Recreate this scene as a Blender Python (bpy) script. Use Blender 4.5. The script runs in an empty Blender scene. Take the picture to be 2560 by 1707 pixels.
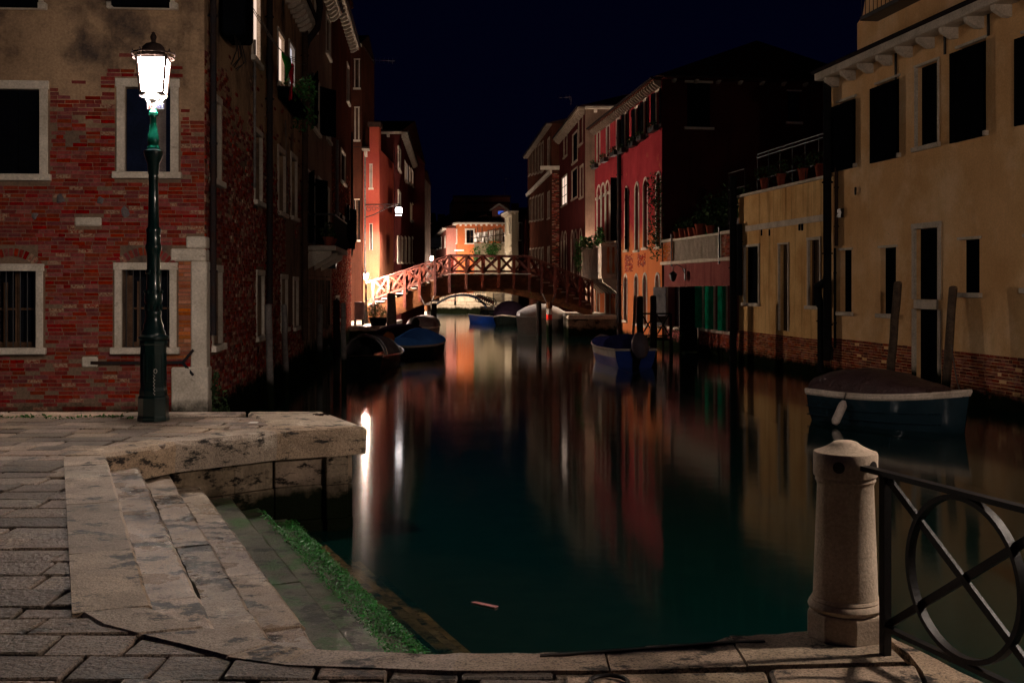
import bpy, bmesh, math, random
from mathutils import Vector, Matrix
random.seed(7)
R = random.Random(11)
F_PX, CX, HY, EYE = 2750.0, 1280.0, 715.0, 1.6
WATER = -1.13
SC = bpy.context.scene
COL = SC.collection
# ---------------------------------------------------------------- camera
cam = bpy.data.cameras.new('camera')
cam.sensor_width = 36.0
cam.lens = 36.0 * F_PX / 2560.0
cam.shift_y = -138.5 / 2560.0
cam.clip_start, cam.clip_end = 0.1, 2000
camo = bpy.data.objects.new('camera', cam)
camo.location = (0, 0, EYE)
camo.rotation_euler = (math.radians(90), 0, 0)
COL.objects.link(camo)
SC.camera = camo
# ---------------------------------------------------------------- night sky, exposure
W = bpy.data.worlds.new('World')
SC.world = W
W.use_nodes = True
wn = W.node_tree.nodes
wn['Background'].inputs[0].default_value = (0.08, 0.12, 1.0, 1)
wn['Background'].inputs[1].default_value = 0.0042
SC.view_settings.view_transform = 'Standard'
SC.view_settings.look = 'None'
SC.view_settings.exposure = 0.0
SC.view_settings.gamma = 1.0
SC.render.engine = 'CYCLES'
SC.cycles.use_denoising = True
SC.cycles.max_bounces = 6
SC.cycles.diffuse_bounces = 3
SC.cycles.glossy_bounces = 3
SC.cycles.transparent_max_bounces = 8
SC.cycles.sample_clamp_indirect = 2.0
SC.cycles.sample_clamp_direct = 0.0
SC.cycles.blur_glossy = 0.5
# lamp strengths (radiance of the glowing glass)
POW_MAIN, POW_BRIDGE, POW_BRACKET = 215.0, 12000.0, 12.0
POW_WALL, POW_FAR, POW_QUAY = 900.0, 1200.0, 820.0

# ---------------------------------------------------------------- helpers
def at(px, py, Y):
    return Vector(((px - CX) / F_PX * Y, Y, EYE - (py - HY) / F_PX * Y))
def ground(px, py, z=0.0):
    Y = F_PX * (EYE - z) / (py - HY)
    return Vector(((px - CX) / F_PX * Y, Y, z))

ORG = {}
def link(o):
    COL.objects.link(o); return o
def tag(o, label=None, cat=None, group=None, kind=None):
    if label: o['label'] = label
    if cat: o['category'] = cat
    if group: o['group'] = group
    if kind: o['kind'] = kind
    return o
def thing(name, label, cat, loc, group=None, kind=None):
    o = bpy.data.objects.new(name, None)
    o.empty_display_size = 0.2
    o.location = loc
    link(o); ORG[o.name] = Vector(loc)
    return tag(o, label, cat, group, kind)

class MB:
    def __init__(s): s.v = []; s.f = []
    def add(s, vs, fs):
        b = len(s.v); s.v += [Vector(p) for p in vs]; s.f += [[b + i for i in f] for f in fs]; return s
    def hexa(s, p):
        return s.add(p, [(0,3,2,1),(4,5,6,7),(0,1,5,4),(1,2,6,5),(2,3,7,6),(3,0,4,7)])
    def box(s, a, b):
        x0,y0,z0 = a; x1,y1,z1 = b
        return s.hexa([(x0,y0,z0),(x1,y0,z0),(x1,y1,z0),(x0,y1,z0),(x0,y0,z1),(x1,y0,z1),(x1,y1,z1),(x0,y1,z1)])
    def prism(s, poly, vec):
        n = len(poly); vec = Vector(vec); p = [Vector(q) for q in poly]
        return s.add(p + [q + vec for q in p], [list(range(n))[::-1], list(range(n, 2*n))] + [(i, (i+1) % n, n + (i+1) % n, n + i) for i in range(n)])
    def beam(s, a, b, w, h, up=(0,0,1)):
        a = Vector(a); b = Vector(b); d = (b - a).normalized(); up = Vector(up)
        if abs(d.dot(up)) > .98: up = Vector((1,0,0)) if abs(d.x) < .9 else Vector((0,1,0))
        r = d.cross(up).normalized(); u = r.cross(d).normalized()
        r *= w/2; u *= h/2
        return s.hexa([a-r-u, a+r-u, a+r+u, a-r+u, b-r-u, b+r-u, b+r+u, b-r+u])
    def tube(s, pts, r, n=8, closed=False):
        pts = [Vector(p) for p in pts]; m = len(pts)
        rr = r if isinstance(r, (list, tuple)) else [r]*m
        rings = []; pu = None
        for i, p in enumerate(pts):
            if closed: d = pts[(i+1) % m] - pts[i-1]
            else: d = pts[min(i+1, m-1)] - pts[max(i-1, 0)]
            d.normalize()
            if pu is None:
                pu = Vector((0,0,1)) if abs(d.z) < .9 else Vector((1,0,0))
            x = d.cross(pu).normalized(); y = x.cross(d).normalized(); pu = y
            rings.append([p + (x*math.cos(t) + y*math.sin(t))*rr[i] for t in [2*math.pi*k/n for k in range(n)]])
        vs = [q for g in rings for q in g]; fs = []
        for i in range(m if closed else m-1):
            j = (i+1) % m
            fs += [(i*n+k, i*n+(k+1) % n, j*n+(k+1) % n, j*n+k) for k in range(n)]
        if not closed: fs += [list(range(n)), list(range((m-1)*n, m*n))]
        return s.add(vs, fs)
    def lathe(s, c, prof, n=16, rot=0.0):
        c = Vector(c); vs = []
        for r, z in prof:
            vs += [c + Vector((r*math.cos(rot+2*math.pi*k/n), r*math.sin(rot+2*math.pi*k/n), z)) for k in range(n)]
        m = len(prof)
        fs = [(i*n+k, i*n+(k+1) % n, (i+1)*n+(k+1) % n, (i+1)*n+k) for i in range(m-1) for k in range(n)]
        fs += [list(range(n)), list(range((m-1)*n, m*n))]
        return s.add(vs, fs)
    def loft(s, rows, cap=True):
        n = len(rows[0]); m = len(rows)
        fs = [(i*n+k, i*n+k+1, (i+1)*n+k+1, (i+1)*n+k) for i in range(m-1) for k in range(n-1)]
        if cap: fs += [list(range(n)), list(range((m-1)*n, m*n))]
        return s.add([p for r in rows for p in r], fs)
    def mesh(s, name, mat, org=Vector((0,0,0)), smooth=False, bevel=0.0):
        me = bpy.data.meshes.new(name)
        me.from_pydata([tuple(p - org) for p in s.v], [], s.f)
        bm = bmesh.new(); bm.from_mesh(me)
        bmesh.ops.recalc_face_normals(bm, faces=bm.faces)
        if bevel > 0:
            bmesh.ops.bevel(bm, geom=[e for e in bm.edges if e.is_manifold and e.calc_face_angle(0) > .5], offset=bevel, segments=1, affect='EDGES')
        bm.to_mesh(me); bm.free()
        if smooth:
            for p in me.polygons: p.use_smooth = True
            try: me.set_sharp_from_angle(angle=math.radians(40))
            except Exception: pass
        me.materials.append(mat)
        return me
    def build(s, name, mat, parent=None, smooth=False, bevel=0.0, label=None, kind=None, cat=None, group=None):
        if parent is None:
            c = sum(s.v, Vector((0,0,0))) / max(1, len(s.v))
            c.z = min(p.z for p in s.v)
            o = bpy.data.objects.new(name, s.mesh(name, mat, c, smooth, bevel)); o.location = c
            ORG[o.name] = c; link(o)
            ORG[o.name] = c
        else:
            g = ORG[parent.name]
            o = bpy.data.objects.new(name, s.mesh(name, mat, g, smooth, bevel)); link(o)
            o.parent = parent; ORG[o.name] = g
        return tag(o, label, cat, group, kind)

def copy_tree(o, parent=None):
    c = o.copy(); link(c)
    if parent: c.parent = parent
    ORG[c.name] = ORG.get(o.name, Vector())
    for ch in list(o.children): copy_tree(ch, c)
    return c

# ---------------------------------------------------------------- materials
def nn(t, typ, **kw):
    n = t.nodes.new(typ)
    for k, v in kw.items(): setattr(n, k, v)
    return n
def M(name, c1, c2=None, scale=3.0, rough=.8, bump=.3, bscale=30.0, dist=.01, streak=0.0, fine=.35, algae=None, objvar=0.0,
      metal=0.0, spec=.0, coat=0.0, zmix=None, patch=None, spots=None, speck=0.0, wet=0.0, pale=None):
    m = bpy.data.materials.new(name); m.use_nodes = True
    t = m.node_tree; b = t.nodes['Principled BSDF']; L = t.links.new
    b.inputs['Roughness'].default_value = rough
    b.inputs['Metallic'].default_value = metal
    b.inputs['Specular IOR Level'].default_value = spec
    if coat: b.inputs['Coat Weight'].default_value = coat; b.inputs['Coat Roughness'].default_value = .08
    c2 = c2 or tuple(x*.6 for x in c1)
    geo = nn(t, 'ShaderNodeNewGeometry'); P = geo.outputs['Position']
    def noise(sc, det=6, rgh=.6, vec=None, w=None):
        n = nn(t, 'ShaderNodeTexNoise'); n.inputs['Scale'].default_value = sc
        n.inputs['Detail'].default_value = det; n.inputs['Roughness'].default_value = rgh
        L(vec or P, n.inputs['Vector']); return n.outputs['Fac']
    def ramp(src, a, bb):
        r = nn(t, 'ShaderNodeMapRange'); r.inputs[1].default_value = a; r.inputs[2].default_value = bb
        r.clamp = True; L(src, r.inputs[0]); return r.outputs[0]
    def mix(fac, A, B, mode='MIX'):
        x = nn(t, 'ShaderNodeMix', data_type='RGBA', blend_type=mode)
        if isinstance(fac, float): x.inputs[0].default_value = fac
        else: L(fac, x.inputs[0])
        for k, s in ((6, A), (7, B)):
            if isinstance(s, tuple): x.inputs[k].default_value = (*s, 1)
            else: L(s, x.inputs[k])
        return x.outputs[2]
    def math_(op, a, bb):
        x = nn(t, 'ShaderNodeMath', operation=op)
        for k, s in ((0, a), (1, bb)):
            if isinstance(s, (int, float)): x.inputs[k].default_value = s
            else: L(s, x.inputs[k])
        return x.outputs[0]
    col = mix(ramp(noise(scale), .35, .68), c1, c2)
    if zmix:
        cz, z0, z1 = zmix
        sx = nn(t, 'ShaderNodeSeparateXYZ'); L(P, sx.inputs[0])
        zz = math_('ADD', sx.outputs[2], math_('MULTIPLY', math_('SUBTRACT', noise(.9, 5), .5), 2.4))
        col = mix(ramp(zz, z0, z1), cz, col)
    if patch:
        cp, lo, hi, psc = patch
        col = mix(ramp(noise(psc, 9, .65), lo, hi), col, cp)
    if streak:
        mp = nn(t, 'ShaderNodeMapping'); mp.inputs['Scale'].default_value = (1.2, 1.2, .07); L(P, mp.inputs[0])
        s = ramp(noise(3.2, 7, .68, mp.outputs[0]), .52, .72)
        col = mix(math_('MULTIPLY', s, streak), col, tuple(x*.22 for x in c2))
    if fine:
        f = noise(bscale, 4, .7)
        col = mix(fine, col, mix(ramp(f, .3, .7), (0.25,0.25,0.25), (1.5,1.5,1.5)), 'MULTIPLY')
    if speck:
        f = ramp(noise(95.0, 3, .6), .5, .62)
        col = mix(math_('MULTIPLY', f, speck), col, (.012,.011,.010))
    if spots:
        cs, lo, hi, ssc = spots
        mp = nn(t, 'ShaderNodeMapping'); mp.inputs['Scale'].default_value = (.8, 1.0, 2.2); L(P, mp.inputs[0])
        col = mix(ramp(noise(ssc, 8, .75, mp.outputs[0]), lo, hi), col, cs)
    if objvar:
        oi = nn(t, 'ShaderNodeObjectInfo')
        q = math_('FRACT', math_('ADD', oi.outputs['Random'], geo.outputs['Random Per Island']), 0.0)
        hs = nn(t, 'ShaderNodeHueSaturation'); L(col, hs.inputs['Color'])
        L(math_('ADD', math_('MULTIPLY', q, objvar*2), 1.0-objvar), hs.inputs['Value'])
        q2 = math_('FRACT', math_('MULTIPLY', q, 7.13), 0.0)
        L(math_('ADD', math_('MULTIPLY', q2, .30), .80), hs.inputs['Saturation'])
        q3 = math_('FRACT', math_('MULTIPLY', q, 3.71), 0.0)
        L(math_('ADD', math_('MULTIPLY', q3, .018), .493), hs.inputs['Hue'])
        col = hs.outputs[0]
        if pale:
            q4 = math_('FRACT', math_('MULTIPLY', q, 17.9), 0.0)
            col = mix(math_('MULTIPLY', ramp(q4, 1.0-pale[1], 1.001-pale[1]), ramp(noise(30.0, 5), .35, .60)), col, pale[0])
    if algae is not None:
        sx = nn(t, 'ShaderNodeSeparateXYZ'); L(P, sx.inputs[0])
        zz = math_('ADD', sx.outputs[2], math_('MULTIPLY', math_('SUBTRACT', noise(3.0, 6), .5), .55))
        a = ramp(zz, algae+.10, algae-.12)
        col = mix(a, col, (.006,.008,.004))
    L(col, b.inputs['Base Color'])
    if wet:
        L(ramp(noise(2.2, 5), .40, .62), b.inputs['Roughness'])
        rr = nn(t, 'ShaderNodeMapRange'); rr.inputs[3].default_value = rough - wet; rr.inputs[4].default_value = rough
        L(ramp(noise(2.2, 5), .40, .62), rr.inputs[0]); L(rr.outputs[0], b.inputs['Roughness'])
    if bump:
        bp = nn(t, 'ShaderNodeBump'); bp.inputs['Strength'].default_value = bump; bp.inputs['Distance'].default_value = dist
        L(noise(bscale, 7, .65), bp.inputs['Height']); L(bp.outputs[0], b.inputs['Normal'])
    return m
def emis(name, c, s):
    m = bpy.data.materials.new(name); m.use_nodes = True
    t = m.node_tree; t.nodes.remove(t.nodes['Principled BSDF'])
    e = t.nodes.new('ShaderNodeEmission'); e.inputs[0].default_value = (*c, 1); e.inputs[1].default_value = s
    t.links.new(e.outputs[0], t.nodes['Material Output'].inputs[0]); return m

WARM, PALE = (1.0, .80, .64), (1.0, .86, .76)
m_brick = M('red_brick', (.245,.030,.021), (.145,.017,.013), scale=14, objvar=.27, pale=((.34,.22,.14), .09), bscale=60, bump=.6, dist=.006, algae=-.52, patch=((.30,.17,.10), .66, .78, 2.2))
m_brick_dim = M('old_brick', (.24,.040,.028), (.13,.022,.016), scale=9, objvar=.45, pale=((.34,.24,.16), .2), bscale=60, bump=.6, dist=.006, algae=-.42, patch=((.30,.20,.14), .58, .7, 1.5))
m_brick_low = M('low_old_brick', (.27,.055,.032), (.14,.035,.022), scale=9, objvar=.45, bscale=60, bump=.6, dist=.006, algae=-.74, patch=((.30,.20,.14), .58, .7, 1.5))
m_brick_org = M('orange_brick', (.42,.12,.035), (.30,.07,.025), scale=9, objvar=.3, bscale=60, bump=.6, dist=.006, algae=-.52)
m_mortar = M('beige_plaster', (.42,.27,.16), (.24,.15,.09), scale=1.1, bscale=24, bump=.5, dist=.02, streak=.35, algae=-.5, zmix=((.185,.120,.080), 4.1, 4.9), patch=((.035,.032,.036), .52, .70, .55), spots=((.05,.035,.03), .66, .7, 3.2))
m_grey_pl = M('grey_plaster', (.20,.16,.15), (.09,.075,.08), scale=1.0, streak=.5, algae=-.4, bscale=20)
m_beige_pl = M('worn_beige_plaster', (.24,.16,.115), (.15,.10,.075), scale=.8, streak=.35, algae=-.3, bscale=20)
m_yellow = M('ochre_plaster', (.76,.46,.22), (.62,.35,.15), scale=.55, streak=.14, algae=-.72, fine=.2, bscale=24, bump=.25, patch=((.80,.54,.30), .46, .64, .7), spots=((.30,.15,.08), .68, .72, 1.6))
m_yellow2 = M('stained_ochre_plaster', (.78,.50,.22), (.56,.30,.11), scale=.9, streak=.7, algae=-.72, fine=.25, bscale=24)
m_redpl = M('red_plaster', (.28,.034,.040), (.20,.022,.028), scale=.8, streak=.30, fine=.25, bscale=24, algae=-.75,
            zmix=((.46,.145,.055), 3.4, 4.6), patch=((.30,.10,.05), .63, .74, 1.1))  # plaster colour is orange low down, red above
m_rosepl = M('rose_plaster', (.26,.085,.075), (.19,.06,.055), scale=1.2, algae=-.7, streak=.6, fine=.3, bscale=24)
m_blockpl = M('block_brown_plaster', (.30,.10,.055), (.22,.07,.04), scale=.4)
m_brownpl = M('brown_plaster', (.085,.028,.017), (.05,.02,.013), scale=.7, streak=.4, bscale=20, algae=-.6)
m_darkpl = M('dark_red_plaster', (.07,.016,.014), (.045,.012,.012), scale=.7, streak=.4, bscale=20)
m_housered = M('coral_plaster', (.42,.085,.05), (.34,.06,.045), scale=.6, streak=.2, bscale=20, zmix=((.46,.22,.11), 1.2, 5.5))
m_orange = M('orange_plaster', (.46,.135,.045), (.34,.085,.032), scale=.35, streak=.3, bscale=12, patch=((.22,.045,.02), .6, .75, .5))
m_pink = M('pink_plaster', (.42,.16,.12), (.33,.12,.09), scale=.4, streak=.3, bscale=12)
m_white = M('cream_plaster', (.40,.34,.24), (.28,.23,.16), scale=.4, streak=.4, bscale=12, algae=-.6)
m_stone = M('pale_stone', (.64,.55,.45), (.46,.39,.31), scale=2.5, bscale=26, bump=.45, dist=.012, algae=-.5, spots=((.10,.08,.06), .62, .72, 5.0))
m_stone_dim = M('grimy_stone', (.30,.235,.18), (.19,.145,.11), scale=2.5, bscale=26, bump=.45, dist=.012, streak=.3)
m_cope = M('worn_coping_stone', (.50,.37,.265), (.31,.225,.16), scale=2.2, bscale=34, bump=.7, dist=.014, objvar=.18, speck=.65, spots=((.018,.014,.012), .535, .60, 4.2), rough=.6, spec=.3, patch=((.66,.53,.41), .57, .68, 1.9))
m_step = M('worn_step_stone', (.50,.38,.28), (.30,.22,.16), scale=2.4, bscale=38, bump=.8, dist=.016, objvar=.22, speck=.6, spots=((.014,.012,.010), .52, .575, 3.4), rough=.6, wet=.38, spec=.5, patch=((.80,.66,.52), .56, .66, 2.6))
m_step_g = M('green_wet_step_stone', (.135,.135,.095), (.075,.068,.05), scale=2.4, bscale=38, bump=.8, dist=.016, objvar=.14, speck=.6, spots=((.014,.018,.010), .52, .58, 3.2), rough=.62, wet=.22, spec=.22, patch=((.05,.12,.035), .50, .58, 2.6))
m_wallst = M('quay_wall_stone', (.27,.20,.145), (.15,.11,.08), scale=2.2, bscale=26, bump=.8, dist=.02, objvar=.15, streak=.5, algae=-.62, spots=((.012,.010,.009), .53, .6, 3.0))
m_pave = M('trachyte_paving', (.36,.26,.19), (.20,.145,.105), scale=3.0, bscale=26, bump=1.0, dist=.03, objvar=.60, speck=.85, rough=.42, spec=.5, spots=((.02,.016,.014), .55, .64, 3.0))
m_joint = M('joint_dirt_and_shade', (.018,.014,.012), (.01,.012,.008), bscale=40)  # joint dirt; also draws the shade in the tread corners
m_mud = M('canal_mud', (.035,.026,.016), (.02,.016,.01), scale=2)
m_sunk = M('sunken_brown_stone', (.50,.27,.11), (.20,.10,.04), scale=2.8, bscale=26, bump=.7, dist=.02, objvar=.2, spots=((.02,.012,.006), .5, .62, 4.0))
m_green = M('green_lamp_paint', (.004,.022,.020), (.003,.015,.015), rough=.28, bump=.12, bscale=40, coat=.5, fine=.25, spec=.5)
m_green_hi = M('bright_green_lamp_paint', (.004,.085,.055), (.003,.03,.022), scale=12, rough=.3, bump=.12, coat=.4)
m_iron = M('black_iron', (.006,.0055,.006), (.014,.009,.007), rough=.5, bump=.3, bscale=50, spec=.35)
m_lampiron = M('lantern_bronze', (.05,.035,.03), (.03,.02,.02), rough=.45, bump=.1)
m_shut = M('dark_shutter_wood', (.004,.005,.007), (.003,.003,.004), rough=.7, bump=.2, streak=.3, spec=0)
m_shut_blue = M('blue_black_shutter_wood', (.010,.014,.035), (.007,.010,.02), rough=.6, bump=.2, streak=.3)
m_shut_green = M('green_shutter_wood', (.010,.30,.15), (.008,.11,.06), rough=.5, bump=.2, streak=.3)
m_shut_grey = M('grey_shutter_wood', (.16,.15,.15), (.09,.085,.09), rough=.6, bump=.2, streak=.4)
m_glass = M('dark_glass', (.008,.009,.012), (.005,.006,.008), rough=.06, bump=0, fine=0, spec=.5)
m_winwood = M('brown_window_wood', (.13,.075,.045), (.07,.04,.025), rough=.6, bump=.2, streak=.4)
m_curtain = M('pale_curtain', (.26,.21,.19), (.17,.13,.12), rough=.9, streak=.4)
m_roof = M('dark_roof_tile', (.05,.022,.016), (.03,.016,.012), scale=6, objvar=.25, bump=.4)
m_pipe = M('dark_drain_pipe', (.022,.022,.026), (.035,.02,.016), rough=.45, bump=.1)
m_copper = M('brown_drain_pipe', (.08,.045,.03), (.04,.025,.02), rough=.45, bump=.1)
m_bridge = M('red_brown_timber', (.155,.046,.034), (.085,.026,.020), scale=4, rough=.6, bscale=22, bump=.4, objvar=.22, streak=.25)
m_beam = M('weathered_bridge_beam', (.15,.062,.028), (.07,.03,.016), scale=1.6, rough=.7, bscale=10, bump=.6, dist=.03, patch=((.12,.13,.05), .6, .7, 1.4), spots=((.02,.012,.008), .56, .64, 2.5))
m_tread = M('pale_step_edge', (.50,.44,.38), (.38,.32,.27), bump=.2)
m_pole = M('weathered_pole_wood', (.15,.105,.075), (.075,.052,.04), scale=6, rough=.75, streak=.5, bscale=26, bump=.6, algae=-.45)
m_polegrey = M('grey_pole_wood', (.19,.165,.15), (.11,.095,.09), scale=6, rough=.75, streak=.5, bscale=26, bump=.6, algae=-.45)
m_poledark = M('dark_tarred_pole', (.022,.015,.013), (.012,.01,.01), rough=.6, streak=.3, bump=.4)
m_redpaint = M('red_band_paint', (.62,.025,.018), (.5,.02,.015), rough=.5, fine=.1)
m_whitepaint = M('white_band_paint', (.68,.64,.60), (.55,.52,.48), rough=.5, fine=.15)
m_terra = M('terracotta', (.30,.075,.045), (.2,.05,.03), rough=.8)
m_leaf = M('dark_leaves', (.030,.060,.022), (.05,.07,.03), scale=20, rough=.45, bump=0, objvar=.5)
m_leafgreen = M('green_leaves', (.045,.13,.03), (.03,.08,.02), scale=20, rough=.5, bump=0, objvar=.5)
m_weed = M('wet_seaweed', (.03,.25,.035), (.03,.115,.02), scale=14, rough=.42, bump=0, objvar=.6, spec=.3)
m_hullblue = M('blue_hull_paint', (.010,.055,.33), (.008,.04,.24), rough=.3, bump=.06, coat=.4, fine=.12, spec=.4)
m_hullwhite = M('white_hull_paint', (.52,.46,.41), (.42,.36,.32), rough=.35, bump=.06, coat=.3, fine=.15)
m_hullteal = M('dark_teal_hull_paint', (.012,.028,.038), (.008,.020,.028), rough=.25, bump=.05, coat=.5, fine=.1, spec=.4)
m_hulldark = M('dark_hull_paint', (.010,.014,.012), (.008,.01,.01), rough=.35, bump=.06, coat=.3)
m_gun = M('pale_gunwale_wood', (.72,.60,.50), (.45,.36,.28), rough=.5, bump=.1)
m_tarpblue = M('bright_blue_tarp', (.10,.32,.90), (.07,.25,.80), scale=3, rough=.6, bump=.5, bscale=7, dist=.04, fine=.1)
m_tarpnavy = M('navy_boat_canvas', (.030,.032,.125), (.02,.022,.09), rough=.7, bump=.4, bscale=8, dist=.03)
m_tarpbrown = M('brown_tarp', (.085,.045,.042), (.055,.03,.03), rough=.42, bump=.9, bscale=4.5, dist=.12, fine=.12, spec=.4)
m_tarpwhite = M('white_tarp', (.82,.76,.70), (.72,.66,.60), rough=.6, bump=.6, bscale=5, dist=.08, fine=.12)
m_tarpgrey = M('grey_tarp', (.20,.17,.17), (.13,.11,.11), rough=.6, bump=.6, bscale=5, dist=.08)
m_tarpdark = M('dark_purple_canvas', (.022,.013,.022), (.016,.01,.018), rough=.8, bump=.3)
m_motor = M('outboard_cowl', (.13,.105,.12), (.09,.07,.085), rough=.32, bump=.05, coat=.4, fine=.1)
m_motor_org = M('orange_motor_cover', (.42,.14,.04), (.3,.09,.03), rough=.5, bump=.3)
m_black = M('black_rubber', (.012,.012,.013), (.02,.02,.02), rough=.5, bump=.1)
m_fender = M('pale_boat_fender', (.55,.46,.40), (.45,.37,.32), rough=.5, bump=.1)
m_chrome = M('polished_steel', (.55,.53,.5), (.5,.48,.46), rough=.2, metal=1.0, bump=0, fine=0)
m_bol = M('bollard_stone', (.62,.50,.385), (.46,.36,.27), scale=3.5, bscale=70, bump=.6, dist=.006, spots=((.08,.06,.05), .62, .74, 7.0), streak=.25)
m_paper = M('printed_plate', (.78,.76,.72), (.72,.70,.66), rough=.5, fine=.05, bump=0)
m_ink_r = M('red_lettering', (.6,.02,.03), (.55,.02,.02), rough=.5, fine=0, bump=0)
m_ink_b = M('blue_lettering', (.03,.04,.30), (.03,.03,.25), rough=.5, fine=0, bump=0)
m_pinklit = M('pale_pink_litter', (.50,.24,.23), (.40,.18,.18), rough=.7)
m_sheet = M('white_scaffold_sheet', (.74,.68,.62), (.64,.58,.52), scale=.6, bump=.3, bscale=3, fine=.1)
m_iron_blue = M('blue_bridge_iron', (.16,.22,.34), (.10,.15,.25), rough=.5)
m_laundry_g = M('green_cloth', (.03,.27,.02), (.02,.17,.015), scale=8, rough=.8)
m_laundry_r = M('red_cloth', (.50,.014,.04), (.35,.01,.03), scale=8, rough=.8)
m_lit = emis('lit_window_warm', (1.0,.72,.56), 1.0)
m_litp = emis('lit_window_pale', (.86,.80,.86), .62)
m_litdim = emis('lit_window_dim', (1.0,.62,.30), .45)
m_litblue = emis('lit_window_blue', (.10,.22,1.0), .45)

for m_ in (m_lit, m_litp, m_litdim, m_litblue): m_.cycles.emission_sampling = 'NONE'
# water: glossy at a glance, murky green below
m_water = bpy.data.materials.new('canal_water'); m_water.use_nodes = True
t = m_water.node_tree; t.nodes.remove(t.nodes['Principled BSDF'])
L = t.links.new
geo = nn(t, 'ShaderNodeNewGeometry')
nz = nn(t, 'ShaderNodeTexNoise'); nz.inputs['Scale'].default_value = 1.1; nz.inputs['Detail'].default_value = 3
mp = nn(t, 'ShaderNodeMapping'); mp.inputs['Scale'].default_value = (1, .8, 1); L(geo.outputs['Position'], mp.inputs[0]); L(mp.outputs[0], nz.inputs['Vector'])
bp = nn(t, 'ShaderNodeBump'); bp.inputs['Strength'].default_value = .05; bp.inputs['Distance'].default_value = .05
L(nz.outputs['Fac'], bp.inputs['Height'])
fr = nn(t, 'ShaderNodeFresnel'); fr.inputs['IOR'].default_value = 1.40; L(bp.outputs[0], fr.inputs['Normal'])
gl = nn(t, 'ShaderNodeBsdfGlossy'); gl.inputs['Roughness'].default_value = .080; gl.inputs['Anisotropy'].default_value = .36; gl.inputs['Color'].default_value = (1,1,1,1); L(bp.outputs[0], gl.inputs['Normal'])
tv = nn(t, 'ShaderNodeCombineXYZ'); tv.inputs[0].default_value = 1.0; L(tv.outputs[0], gl.inputs['Tangent'])
df = nn(t, 'ShaderNodeBsdfDiffuse'); df.inputs['Color'].default_value = (.003,.048,.039,1)
tr = nn(t, 'ShaderNodeBsdfTransparent'); tr.inputs['Color'].default_value = (.95,.88,.72,1)
m1 = nn(t, 'ShaderNodeMixShader'); m1.inputs[0].default_value = .32; L(tr.outputs[0], m1.inputs[1]); L(df.outputs[0], m1.inputs[2])
m2 = nn(t, 'ShaderNodeMixShader'); L(fr.outputs[0], m2.inputs[0]); L(m1.outputs[0], m2.inputs[1]); L(gl.outputs[0], m2.inputs[2])
L(m2.outputs[0], t.nodes['Material Output'].inputs[0])
# ---------------------------------------------------------------- facade frames
class Fac:
    def __init__(s, p0, d, side):
        s.p = Vector((p0[0], p0[1], 0)); s.d = Vector((d[0], d[1], 0)).normalized()
        s.n = Vector((s.d.y, -s.d.x, 0)) * side
    def pt(s, u, w, z): return s.p + s.d*u + s.n*w + Vector((0, 0, z))
    def uz(s, px, py):
        dr = Vector(((px-CX)/F_PX, 1, (HY-py)/F_PX)); c = Vector((0, 0, EYE))
        k = (s.p - c).dot(s.n) / dr.dot(s.n)
        q = c + dr*k
        return (q - s.p).dot(s.d), q.z
    def off(s, w):
        f = Fac((s.p.x, s.p.y), (s.d.x, s.d.y), 1); f.n = s.n.copy(); f.p = s.p + s.n*w; return f
    def box(s, mb, u0, u1, w0, w1, z0, z1):
        mb.hexa([s.pt(u0,w0,z0), s.pt(u1,w0,z0), s.pt(u1,w1,z0), s.pt(u0,w1,z0), s.pt(u0,w0,z1), s.pt(u1,w0,z1), s.pt(u1,w1,z1), s.pt(u0,w1,z1)])
        return mb
    def rot(s): return math.atan2(s.d.y, s.d.x)

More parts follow.
